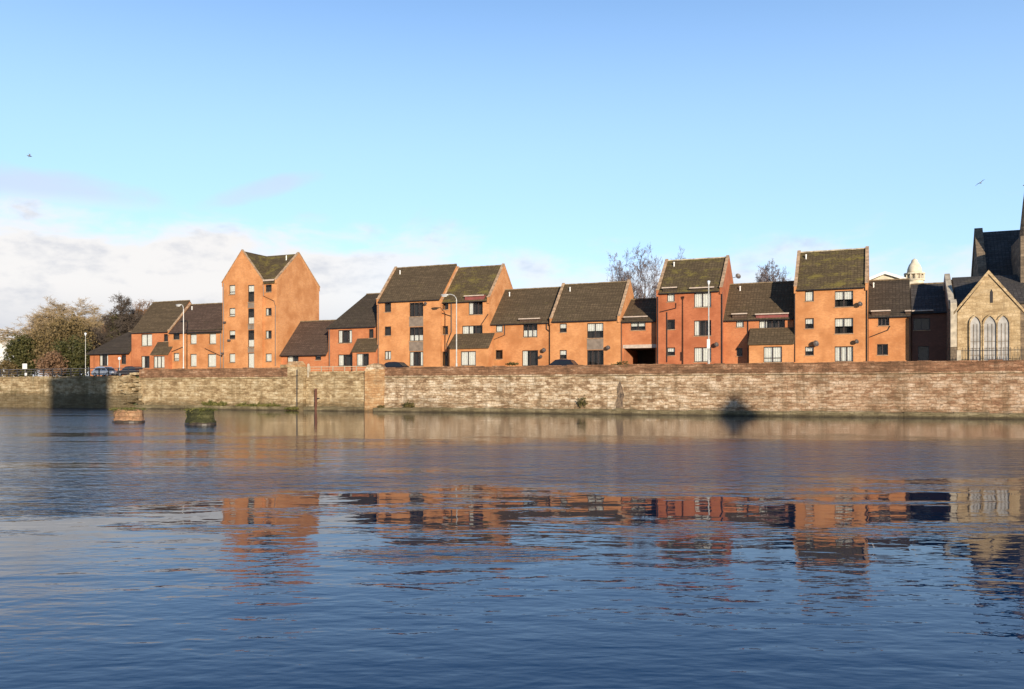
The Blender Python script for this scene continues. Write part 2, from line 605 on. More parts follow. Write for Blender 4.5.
M['ridgepale'] = flat('pale_ridge_tile', (.42, .34, .22), 0.9, 0, 0.25, 4.0)
M['frame'] = flat('brown_window_frame', (.045, .026, .018), 0.45)
M['framewhite'] = flat('white_frame', (.72, .70, .66), 0.45)
M['curtain'] = flat('net_curtain', (.82, .79, .71), 0.9, 0, 0.06, 5.0)
M['blind'] = flat('blind_cloth', (.72, .70, .64), 0.9, 0, 0.08, 5.0)
M['room'] = flat('room_shade_dark', (.035, .030, .028), 0.95)  # near-black colour standing in for the shade inside rooms and passage
M['panel'] = flat('grey_brown_panel', (.20, .15, .11), 0.7, 0, 0.15, 2.0)
M['panelred'] = flat('red_hung_panel', (.22, .055, .045), 0.7, 0, 0.15, 2.0)
M['pipe'] = flat('black_pipe', (.022, .020, .020), 0.4)
M['white'] = flat('white_paint', (.75, .72, .66), 0.55)
M['lintel'] = flat('pale_lintel', (.46, .36, .28), 0.8)
M['dish'] = flat('dark_dish', (.075, .058, .050), 0.5)
M['glass'] = glass_mat()
M['pole'] = flat('galvanised_pole', (.44, .42, .38), 0.45, 0.1)
M['lamp'] = flat('lamp_lens', (.80, .80, .78), 0.25)
M['iron'] = flat('black_iron', (.030, .028, .028), 0.5)
M['rail'] = flat('grey_rail', (.18, .16, .15), 0.5, 0.3)
M['railwhite'] = flat('pale_rail', (.40, .31, .21), 0.6)

CREAM = [(0.22, (.16, .088, .048)), (0.40, (.36, .232, .130)), (0.56, (.57, .420, .265)), (0.80, (.76, .63, .47))]
TAN = [(0.20, (.15, .090, .042)), (0.40, (.32, .215, .108)), (0.58, (.47, .345, .190)), (0.85, (.64, .52, .34))]
RED = [(0.20, (.10, .052, .028)), (0.42, (.20, .098, .052)), (0.62, (.31, .160, .085)), (0.85, (.46, .30, .19))]
M['wall'] = stone_mat('quay_rubble', CREAM, 0.72, 0.31, (.20, .135, .075), (.145, .095, .050), 1.0, 0.9, 40.0)
M['walltan'] = stone_mat('quay_ashlar', TAN, 0.8, 0.33, (.22, .155, .085), (.17, .115, .055), 1.3, 0.7)
M['wallmoss'] = stone_mat('mossy_rubble', TAN, 0.9, 0.38, (.16, .12, .06), (.12, .09, .040), 2.6, 0.9)
M['parapet'] = stone_mat('parapet_stone', RED, 0.62, 0.27, (.19, .115, .062), (.085, .050, .028), 0.0, 0.8, 62.0)
M['butt'] = stone_mat('buttress_stone', [(0.1, (.30, .14, .055)), (0.5, (.48, .27, .12)), (0.9, (.64, .48, .28))], 0.6, 0.3, (.25, .15, .08), (.20, .12, .06), 0.8, 0.7)
M['ledge'] = stone_mat('ledge_stone', [(0.15, (.090, .068, .032)), (0.5, (.19, .150, .080)), (0.85, (.32, .255, .15))], 1.6, 0.55, (.09, .07, .04), (.085, .060, .034), 0.30, 0.6, None, (.030, .022, .013))
M['sand'] = stone_mat('church_sandstone', [(0.2, (.28, .185, .09)), (0.5, (.45, .315, .165)), (0.8, (.58, .43, .25))], 0.6, 0.30, (.26, .18, .10), (.22, .15, .08), 0.0, 0.4)
M['sandpale'] = flat('pale_sandstone', (.46, .38, .27), 0.9, 0, 0.2, 2.0)
M['darkstone'] = stone_mat('sooty_sandstone', [(0.2, (.11, .080, .055)), (0.5, (.20, .145, .095)), (0.8, (.30, .22, .145))], 0.6, 0.3, (.09, .07, .05), (.07, .055, .04), 0.0, 0.4)
M['pier'] = stone_mat('pier_stone', [(0.1, (.24, .12, .06)), (0.5, (.40, .22, .115)), (0.9, (.54, .35, .20))], 0.7, 0.35, (.22, .13, .07), (.16, .095, .05), 0.0, 0.9)
M['piermoss'] = stone_mat('green_pier_stone', [(0.2, (.026, .026, .012)), (0.5, (.060, .058, .022)), (0.85, (.13, .115, .05))], 0.7, 0.35, (.05, .05, .02), (.04, .045, .015), 0.0, 0.9)
M['louver'] = flat('pale_lancet_board', (.37, .34, .30), 0.6, 0, 0.2, 1.2)
M['cream'] = flat('cream_render', (.66, .56, .40), 0.8, 0, 0.15, 0.8)
M['greyroof'] = flat('grey_felt_roof', (.20, .20, .20), 0.8)
M['redroof'] = flat('red_roof_tile', (.26, .07, .05), 0.85)
M['asphalt'] = ground_mat('asphalt', (.045, .045, .046), (.060, .058, .056), (.075, .072, .068), 0.4)
M['paving'] = ground_mat('concrete_flags', (.22, .20, .18), (.28, .26, .23), (.16, .15, .13), 0.7)
M['earth'] = ground_mat('quay_ground', (.050, .075, .022), (.085, .080, .035), (.12, .10, .06), 0.3)
M['bark'] = leaf_mat('grey_bark', (.115, .092, .075), (.19, .155, .125))
M['twig'] = leaf_mat('lilac_brown_twigs', (.145, .110, .105), (.22, .175, .165))
M['paletwig'] = leaf_mat('straw_twigs', (.26, .18, .095), (.36, .26, .14))
M['darktwig'] = leaf_mat('dark_twigs', (.060, .045, .035), (.10, .075, .055))
M['ever'] = leaf_mat('evergreen_leaves', (.032, .036, .010), (.085, .074, .024), 0.6)
M['olive'] = leaf_mat('olive_leaves', (.090, .062, .022), (.18, .125, .055), 0.7)
M['rust'] = leaf_mat('rust_twigs', (.14, .075, .040), (.21, .125, .070), 0.8)
M['grass'] = leaf_mat('grass_blades', (.070, .075, .018), (.15, .130, .038), 0.7)
M['weed'] = leaf_mat('dry_weed', (.060, .055, .018), (.12, .090, .030), 0.8)
M['darkcar'] = flat('dark_car_paint', (.020, .018, .022), 0.22, 0.2, 0.05)
M['silvercar'] = flat('silver_car_paint', (.42, .45, .50), 0.25, 0.6, 0.05)
M['tyre'] = flat('tyre_rubber', (.02, .02, .02), 0.9)
M['rim'] = flat('alloy_rim', (.45, .45, .46), 0.3, 0.8)
M['cartglass'] = flat('car_glass', (.015, .018, .020), 0.06, 0.0, 0.02)
M['bird'] = flat('gull_grey', (.16, .16, .17), 0.8)

# ------------------------------------------------------------------ setting: water, banks, road
def sheet(name, pts, mat, kind='structure'):
    m = MB()
    m.poly(pts)
    return m.build(name, mat, None, kind=kind)


wm = MB()
wm.poly([(-2500, -300, 0), (2500, -300, 0), (2500, 3000, 0), (-2500, 3000, 0)])
wm.build('river_water', water_mat(), None, kind='structure')

UL, UR = -260.0, 260.0
g = MB()
pts = [W(UL * 10, 0.70, GZ), W(UR * 10, 0.70, GZ), W(UR * 10, 3000, GZ), W(UL * 10, 3000, GZ)]
g.poly(pts)
g.poly([W(UL * 10, 0.70, -1), W(UR * 10, 0.70, -1), W(UR * 10, 0.70, GZ), W(UL * 10, 0.70, GZ)])
g.build('far_bank_ground', M['earth'], None, kind='structure')
sheet('quay_road', [W(UL, 1.6, GZ + .006), W(UR, 1.6, GZ + .006), W(UR, 5.4, GZ + .006), W(UL, 5.4, GZ + .006)], M['asphalt'])
pv = MB()
for a in np.linspace(UL, UR, 41)[:-1]:
    b_ = a + (UR - UL) / 40
    ps = [W(a, 5.4), W(b_, 5.4), W(b_, 7.4), W(a, 7.4)]
    pv.poly([p + Vector((0, 0, GZ + .12)) for p in ps])
    pv.poly([W(a, 5.4, GZ), W(b_, 5.4, GZ), W(b_, 5.4, GZ + .12), W(a, 5.4, GZ + .12)])
pv.build('pavement', M['paving'], None, kind='structure')
nb = MB()
nb.poly([(-600, -400, 1.0), (600, -400, 1.0), (600, 1.2, 1.0), (-600, 1.2, 1.0)])
nb.poly([(-600, 1.2, -1.0), (600, 1.2, -1.0), (600, 1.2, 1.0), (-600, 1.2, 1.0)])
nb.build('near_bank_ground', M['earth'], None, kind='structure')

# ------------------------------------------------------------------ foliage helpers
def leaves(mb, centres, n, spread, size, rng, flatz=1.0):
    """n small leaf faces scattered round clump centres"""
    c = np.array(centres, float)
    idx = rng.integers(0, len(c), n)
    p = c[idx] + rng.normal(0, 1, (n, 3)) * np.array(spread)
    a = rng.normal(0, 1, (n, 3)); a /= np.linalg.norm(a, axis=1)[:, None]
    b = np.cross(a, rng.normal(0, 1, (n, 3))); b /= np.linalg.norm(b, axis=1)[:, None]
    s = size * rng.uniform(0.6, 1.4, (n, 1))
    q = np.stack([p - a * s, p + b * s * .45, p + a * s, p - b * s * .45], 1).reshape(-1, 3)
    o = len(mb.v)
    mb.v += [tuple(r) for r in q.tolist()]
    mb.f += [(o + 4 * i, o + 4 * i + 1, o + 4 * i + 2, o + 4 * i + 3) for i in range(n)]


def blob_centres(rng, n, r, c=(0, 0, 0), low=-0.2):
    out = []
    while len(out) < n:
        p = rng.normal(0, 1, 3)
        p /= np.linalg.norm(p)
        if p[2] < low:
            continue
        p *= rng.uniform(0.55, 1.0)
        out.append((c[0] + p[0] * r[0], c[1] + p[1] * r[1], c[2] + p[2] * r[2]))
    return out


def bush(name, label, px, v, py_top, wpx, mat, seed, n=3500, size=0.16, depth=None, zbase=GZ, cat='bush', squash=1.0, group=None):
    rng = np.random.default_rng(seed)
    u = U(px, v)
    D = DEP(px, v)
    h = Z(px, py_top, v) - zbase
    w = wpx * D / FPX / 2
    t = thing(name, label, cat, W(u, v, zbase), ROT, group)
    mb = MB()
    cs = blob_centres(rng, 46, (w * .85, (depth or w) * .8, h * .46 * squash), (0, 0, h * .47), -0.9)
    leaves(mb, cs, n, (w * .13, w * .13, h * .085), size, rng)
    mb.build('foliage', mat, t)
    st = MB()
    for i in range(7):
        a = rng.uniform(0, 6.28)
        e = (math.cos(a) * w * .5, math.sin(a) * w * .5, h * rng.uniform(.5, .85))
        st.tube([(math.cos(a) * .15, math.sin(a) * .15, 0), (e[0] * .5, e[1] * .5, e[2] * .55), e], [.06, .04, .015], 4)
    st.build('stem', M['bark'], t)
    return t


def bare_tree(name, label, px, v, py_top, wpx, seed, twig, bark, levels=6, thick=1.0, lean=0.0, droop=0.0, dens=1.0, group=None, up=0.35, r0=0.24, px_base=None, stems=1):
    rng = np.random.default_rng(seed)
    D = DEP(px, v)
    H = Z(px, py_top, v) - GZ
    half = wpx * D / FPX / 2
    t = thing(name, label, 'tree', W(U(px, v), v, GZ), ROT, group)
    tr, tw = MB(), MB()
    segs = []

    def grow(p, d, length, r, lev):
        n = 3 if lev < 3 else 2
        pts, rs = [p.copy()], [r]
        q, dd = p.copy(), d.copy()
        for i in range(n):
            j = Vector(rng.normal(0, 1, 3)) * (0.10 + 0.05 * lev)
            dd = (dd + j + Vector((0, 0, up * 0.25 if lev < 4 else -droop))).normalized()
            q = q + dd * length / n
            pts.append(q.copy())
            rs.append(max(r * (1 - 0.42 * (i + 1) / n), 0.007))
        segs.append((lev, pts, rs))
        if lev >= levels:
            return
        kids = int(round((2 + (rng.random() < .8) + (lev > 1)) * dens)) if lev else int(7 * dens)
        for c in range(max(2, kids)):
            f = rng.uniform(.28, 1.0) if lev else rng.uniform(.22, 1.0)
            i = min(int(f * n), n - 1)
            b = pts[i].lerp(pts[i + 1], f * n - i)
            axis = dd.orthogonal().normalized()
            axis.rotate(Matrix.Rotation(rng.uniform(0, 6.28), 3, dd))
            ang = rng.uniform(.40, 1.05)
            nd = (dd * math.cos(ang) + axis * math.sin(ang)).normalized()
            ll = length * rng.uniform(.50, .74) * ((1.15 - .45 * f) if lev == 0 else 1)
            grow(b, nd, ll, max(rs[i] * rng.uniform(.40, .62), .007), lev + 1)
        if lev < 3:
            grow(pts[-1], dd, length * .6, rs[-1] * .9, lev + 1)

    for s in range(stems):
        off = Vector((rng.uniform(-.6, .6), rng.uniform(-.4, .4), 0)) if stems > 1 else Vector((0, 0, 0))
        grow(off, Vector((lean + (rng.uniform(-.25, .25) if stems > 1 else 0), 0, 1)).normalized(), 4.2, r0, 0)
    P = [p for s in segs for p in s[1]]
    zm = max(p.z for p in P)
    xm = np.percentile([abs(p.x) for p in P], 97)
    sz, sx = H / zm, half / max(xm, .1)
    for lev, pts, rs in segs:
        pts = [Vector((p.x * sx, p.y * sx, p.z * sz)) for p in pts]
        if lev <= 1:
            tr.tube(pts, [max(r * sz * .55, .02) for r in rs], 6)
        else:
            tw.tube(pts, [max(r * 1.2 * thick, .019 * thick) for r in rs], 3, caps=False)
    tr.build('trunk', bark, t)
    tw.build('crown', twig, t)
    return t


# ------------------------------------------------------------------ quay walls
def quay_wall(label, uL, uR, v, top, name='quay_wall', face='wall', par='parapet', par_h=1.15, course=True, ledge=True, group=None, th=0.6):
    """one stretch of wall: battered face, string course, parapet with coping, footing ledge"""
    t = thing(name, label, 'wall', W(uL, v, 0), ROT, group)
    L = uR - uL
    zc = top - par_h
    rng = np.random.default_rng(int(abs(uL) * 7) + 3)
    m = MB()
    n = max(2, int(L / 1.5))
    xs = np.linspace(0, L, n + 1)
    rows = [-1.0, .6, 1.2, 1.8, 2.4, 3.0, zc] if zc > 3.2 else [-1.0, .8, 1.8, zc]
    jy = rng.normal(0, .018, (len(rows), n + 1))
    b0 = len(m.v)
    for j, z in enumerate(rows):
        for i, x in enumerate(xs):
            m.v.append((x, -0.12 * (1 - max(z, 0) / zc) + jy[j, i], z))
    for j in range(len(rows) - 1):
        for i in range(n):
            a = b0 + j * (n + 1) + i
            m.f.append((a, a + 1, a + n + 2, a + n + 1))
    m.poly([(0, -.1, -1), (0, -.02, zc), (0, th, zc), (0, th, -1)])
    m.poly([(L, -.1, -1), (L, -.02, zc), (L, th, zc), (L, th, -1)])
    m.poly([(0, -.02, zc), (L, -.02, zc), (L, th, zc), (0, th, zc)])
    m.build('face', M[face], t)
    if course:
        m = MB()
        x = 0.0
        while x < L:
            w = min(rng.uniform(1.0, 1.9), L - x)
            m.box(x, x + w - .008, -.10 + rng.uniform(-.015, .015), th - .1, zc + .002, zc + .15 + rng.uniform(-.02, .015))
            x += w
        m.build('string_course', M[face], t)
    z1 = zc + (.16 if course else 0)
    if course:
        m = MB(); m.box(.01, L - .01, -.035, th - .2, zc - .07, zc - .004); m.build('shade_strip', M['ledge'], t)  # dark strip drawn as the shadow line under the string course
    m = MB()
    m.box(.003, L - .003, .04, th - .06, z1, top - .14)
    m.build('parapet', M[par], t)
    m = MB()
    x = 0.0
    while x < L:
        w = min(rng.uniform(.7, 1.5), L - x)
        m.box(x, x + w - .012, .0 + rng.uniform(-.02, .02), th, top - .14, top + rng.uniform(-.05, .05))
        x += w
    m.build('coping', M[par], t)
    if ledge:
        m = MB()
        x = 0.0
        while x < L:
            w = min(rng.uniform(1.6, 3.2), L - x)
            d = .62 + rng.uniform(-.05, .05)
            h = .50 + rng.uniform(-.05, .05)
            m.extrude([(-d - .06, -1.0), (-d, h - .06), (-d + .06, h), (-.05, h + .02), (-.05, -1.0)], 'x', x, x + w - .01)
            x += w
        m.build('footing_ledge', M['ledge'], t)
    return t


u375, u300, u130 = U(376, 0), U(299, 0), U(131, 0)
quay_wall('long cream and reddish rubble quay wall running to the right edge under the red houses', u375, U(1024, 0) + 30, 0.0, 5.32)
quay_wall('lower recessed length of quay wall with pale rail between stone pier and buttress', u300 + .9, u375 - 1.5, 0.30, 4.95, face='walltan', par='walltan', par_h=.9, course=False)
quay_wall('left ashlar quay wall with brown parapet behind the two river pier stumps', u130 + 1.5, u300 - 1.6, 0.0, 5.50, face='walltan', par_h=1.35)
quay_wall('low mossy quay wall carrying the black railing at far left', U(0, 0) - 40, u130 - .3, 0.15, 4.62, face='wallmoss', par='wallmoss', par_h=.5, course=False, ledge=False)

# ragged end where the mossy wall meets the ashlar
m = MB()
rng = np.random.default_rng(5)
for i in range(90):
    z = rng.uniform(-.3, 4.9)
    x = rng.uniform(-1.6, 2.4 - .25 * z)
    s = rng.uniform(.25, .5)
    m.box(x - s, x + s, -.12 - .06 * (5 - z) + rng.uniform(-.12, .10), .6, z - s * .45, z + s * .35)
o = m.build('rubble_pile', M['wallmoss'])
o.location = W(u130, 0)
o.rotation_euler.z = ROT
tag(o, 'broken mossy rubble end joining low left wall to the ashlar quay wall', 'rubble')

# stone pier standing above the wall at px 275-298, and the tan buttress at px 366-384
t = thing('stone_pier', 'tall weathered stone pier standing up from the wall left of the pale rail', 'pier', W(u300 - 1.6, -.25, 0))
m = MB(); m.box(0, 2.4, 0, 1.1, -1, 5.55); m.build('shaft', M['walltan'], t)
m = MB(); m.extrude([(-.06, 5.55), (-.06, 5.75), (.5, 6.25), (1.16, 5.75), (1.16, 5.55)], 'x', -.2, 2.0); m.build('cap', M['butt'], t)
m = MB(); m.box(-1.25, -.004, .10, 1.0, 5.42, 5.85); m.build('shoulder', M['walltan'], t)
t = thing('stone_buttress', 'orange tan stone buttress where the quay wall steps up beside parked car', 'buttress', W(u375 - 1.5, -.22, 0))
m = MB(); m.box(0, 2.7, 0, 1.0, -1, 5.1); m.build('shaft', M['butt'], t)
m = MB(); m.extrude([(0.02, 5.1), (.4, 5.65), (1.4, 5.85), (2.2, 5.7), (2.68, 5.1)], 'y', .05, .95); m.build('cap', M['wall'], t)

# pale handrail on the low length
t = thing('handrail', 'pale handrail with posts on the lower length of quay wall', 'railing', W(u300 + 1.0, .8, 4.95))
LL = (u375 - 1.5) - (u300 + 1.0)
m = MB(); m.box(0, LL, -.04, .04, .52, .62); m.build('top_rail', M['railwhite'], t)
m = MB(); m.box(0, LL, -.03, .03, .24, .30); m.build('lower_rail', M['railwhite'], t)
for i in range(6):
    x = .1 + i * (LL - .2) / 5
    m = MB(); m.box(x - .05, x + .05, -.055, .055, 0, .66); m.build('post', M['railwhite'], t)
t = thing('marker_post', 'thin white post standing beside the tall stone pier', 'post', W(U(308.5, .35), .35, 4.2))
m = MB(); m.box(-.11, .11, -.11, .11, 0, 1.6); m.build('shaft', M['sandpale'], t)
m = MB(); m.lathe([(.15, 1.6), (.15, 1.66), (.02, 1.76)], 4, phase=.785); m.build('cap', M['sandpale'], t)

# outfall pipe and its bracket
t = thing('outfall_pipe', 'rusty dark outfall pipe running down the wall into the river', 'pipe', W(U(316.5, -.1), -.1, 0))
m = MB(); m.tube([(-.35, .3, 2.55), (-.12, .0, 2.62), (0, -.15, 2.3), (.05, -.2, -.6)], .17, 10); m.build('tube', flat('rusty_iron', (.10, .035, .018), .85), t)
m = MB(); m.box(-.26, .30, -.1, .25, 1.5, 1.62); m.build('bracket', M['iron'], t)
t = thing('drain_pipe', 'thin dark drain pipe on the face of the tall stone pier', 'pipe', W(U(297, -.3), -.3, 0))
m = MB(); m.tube([(0, 0, 5.2), (0, -.02, .1)], .07, 8); m.build('tube', M['iron'], t)
for z in (1.2, 2.8, 4.4):
    m = MB(); m.box(-.12, .12, -.05, .08, z, z + .07); m.build('bracket', M['iron'], t)

# drain hole and the dark vertical cleft in the long wall
t = thing('drain_cleft', 'dark damp drain chute cut in the wall below the weeds', 'drain', W(U(620, -.12), -.12, 0))
m = MB(); m.extrude([(-.40, .5), (.42, .5), (.30, 1.3), (.46, 2.0), (.22, 2.9), (.02, 3.5), (-.28, 2.8), (-.22, 1.9), (-.48, 1.2)], 'y', -.03, .12); m.build('back', flat('wet_stone', (.16, .105, .062), .7, 0, .4, 3.5), t)
m = MB(); m.extrude([(-.5, .42), (.5, .42), (.44, .62), (-.40, .66)], 'y', -.30, .1); m.build('sill', M['ledge'], t)

# left railing
t = thing('black_railing', 'black metal railing with thin rails along the low left quay wall', 'railing', W(U(0, .3) - 38, .3, 4.62))
LL = u130 - (U(0, .3) - 38) + 2
for k, z in enumerate((1.08, .72, .36)):
    m = MB(); m.tube([(0, 0, z), (LL, 0, z)], .035 if k else .05, 6); m.build('rail', M['rail'], t)
m0 = MB(); m0.box(-.06, .06, -.06, .06, 0, 1.15)
p0 = m0.build('post', M['iron'], t)
nP = int(LL / 1.9)
for i in range(nP):
    q = p0 if i == 0 else p0.copy()
    if i:
        COL.objects.link(q)
        q.parent = t
    q.location = (i * 1.9 + .1, 0, 0)

# white sign panel on the railing
t = thing('notice_board', 'small white notice board on a post at the black railing', 'sign', W(U(25, .0), .0, 4.62))
m = MB(); m.box(-.5, .45, -.05, .0, 1.15, 1.95); m.build('board', M['white'], t)
m = MB(); m.box(-.05, .05, .002, .08, -.1, 1.9); m.build('post', M['rail'], t)
m = MB(); m.box(.0, .45, -.06, .0, .15, .55); m.build('plate', M['white'], t)

# two stumps of an old bridge in the river
def stump(px, py_w, w, label, mat, top, seed):
    Y = CAM_H * FPX / (py_w - HOR)
    X = (px - 512) / FPX * Y
    rng = np.random.default_rng(seed)
    t = thing('bridge_pier_stump', label, 'pier', (X, Y, 0), ROT, 'stumps of an old bridge in the river')
    m = MB()
    n = 22
    prof = [(w * 1.06, -1.0), (w * 1.06, .28), (w, .34), (w, top * .6), (w * .97, top - .1), (w * .8, top + .02)]
    m.lathe(prof, n, sx=1, sy=.75)
    m.v = [(x + rng.normal(0, .035), y + rng.normal(0, .035), z + rng.normal(0, .02)) for x, y, z in m.v]
    m.build('masonry', mat, t)
    m = MB()
    m.lathe([(w * 1.12, -.8), (w * 1.12, .12), (w * 1.02, .22)], n, sx=1, sy=.75)
    m.build('waterline_band', flat('wet_dark_stone', (.05, .035, .022), .5, 0, .3, 2.0), t)
    m = MB()
    cs = [(rng.uniform(-.9, .9) * w, rng.uniform(-.6, .6) * w, top + .02) for _ in range(50)]
    leaves(m, cs, 1100, (.18, .15, .05), .065, rng)
    cs = [(w * math.cos(a) * .97, w * .75 * math.sin(a) * .97, top - rng.uniform(.0, .5)) for a in np.linspace(3.3, 6.1, 24)]
    leaves(m, cs, 110, (.12, .06, .12), .07, rng)
    m.build('grass', M['grass'], t)
    return t


stump(128.5, 422.5, 1.25, 'reddish round stone bridge stump with grass on top, leftmost of two', M['pier'], 1.05, 3)
stump(200.5, 425.0, 1.12, 'green mossy round bridge stump, right of the reddish one', M['piermoss'], 1.12, 8)

# weeds on the ledge and the parapet
def weeds(label, items, mat, seed, name='weed_clump', size=.10, n=160, group='weeds on the quay wall'):
    rng = np.random.default_rng(seed)
    for lab, px, py, v, w, h in items:
        o = MB()
        cs = [(rng.uniform(-w, w), rng.uniform(-.15, .15), abs(rng.normal(0, h * .35))) for _ in range(30)]
        cs += [(q, 0, .05) for q in np.linspace(-w, w, int(8 + w * 14))]
        leaves(o, cs, int(n * 1.3 * max(1, w * 2)), (.11, .08, h * .20), size * 1.15, rng)
        ob = o.build(name, mat)
        ob.location = W(U(px, v), v, Z(px, py, v))
        ob.rotation_euler.z = ROT
        tag(ob, lab, 'plant', group)


weeds('', [('dry weed tuft on the parapet above the dark drain chute', 620, 366.0, .2, .8, .5),
           ('dark weed growing from the wall foot left of the drain chute', 582, 404.5, -.35, .45, .9),
           ('small dark weed at the wall foot below the parked car', 381, 407.5, -.3, .35, .35),
           ('tall dry weed on the wall foot right of the tan buttress', 409, 406.0, -.3, .7, .7),
           ('faint dry weed on the parapet by the arched car roof', 512, 364.5, .2, .6, .25)], M['weed'], 4)
weeds('', [('long strip of green weed along the wall foot right of the mossy stump', 258, 406.0, -.45, 3.4, .45),
           ('green weed patch at the wall foot behind the mossy stump', 214, 404.5, -.45, 2.0, .45),
           ('yellow green weed at the foot of the tall stone pier', 292, 409.0, -.6, .9, .25)], M['grass'], 6)

# ------------------------------------------------------------------ houses
def window(parent, x0, x1, z0, z1, y, kind='n', mull=1, frame=None, sill=True, back=None):
    """a brown framed window set back in its opening; pane and cloth are its sub-parts"""
    fr = MB()
    t = .075
    fr.box(x0, x1, y, y + .07, z0, z0 + t)
    fr.box(x0, x1, y, y + .07, z1 - t, z1)
    fr.box(x0, x0 + t, y, y + .07, z0 + t, z1 - t)
    fr.box(x1 - t, x1, y, y + .07, z0 + t, z1 - t)
    for i in range(mull):
        xm = x0 + (x1 - x0) * (i + 1) / (mull + 1)
        fr.box(xm - .045, xm + .045, y + .002, y + .068, z0 + t, z1 - t)
    if kind == 'k':                                   # a low transom
        zm = z0 + (z1 - z0) * .28
        fr.box(x0 + t, x1 - t, y + .004, y + .066, zm - .035, zm + .035)
    w = fr.build('window', frame or M['frame'], parent)
    if sill:
        s = MB(); s.box(x0 - .06, x1 + .06, y - .18, y - .002, z0 - .07, z0 - .004)
        s.build('sill', M['coping'], w)
    p = MB(); p.poly([(x0 + t, y + .033, z0 + t), (x1 - t, y + .033, z0 + t), (x1 - t, y + .033, z1 - t), (x0 + t, y + .033, z1 - t)])
    p.build('pane', M['glass'], w)
    xw, zw = x1 - x0, z1 - z0
    cl = MB()
    yc = y + .13

    def cloth(a, b, c, d):
        nonlocal cl
        k = max(3, int((b - a) / .12))
        prof = [(a + (b - a) * i / k, yc + (.018 if i % 2 else -.018)) for i in range(k + 1)]
        prof += [(q[0], q[1] + .012) for q in reversed(prof)]
        cl.extrude(prof, 'z', c, d)

    if kind in ('n', 'k'):
        cloth(x0 + .03, x1 - .03, z0 + .02, z1 - .02)
    elif kind == 'h':
        cloth(x0 + .03, x1 - .03, z0 + zw * .48, z1 - .02)
    elif kind == 't':
        cloth(x0 + .03, x1 - .03, z0 + zw * .62, z1 - .02)
    elif kind == 'b':
        cloth(x0 + .03, x1 - .03, z0 + .02, z0 + zw * .42)
    elif kind == 's':
        cloth(x0 + .03, x0 + xw * .30, z0 + .02, z1 - .02)
    elif kind == 'e':
        cloth(x0 + .03, x0 + xw * .22, z0 + .02, z1 - .02)
        cl.build('curtain', M['curtain'], w)
        cl = MB()
        cloth(x1 - xw * .22, x1 - .03, z0 + .02, z1 - .02)
    elif kind == 'l':
        cloth(x0 + .03, x0 + xw * .5, z0 + .02, z1 - .02)
    if cl.v:
        cl.build('curtain', M['curtain'], w)
    return w


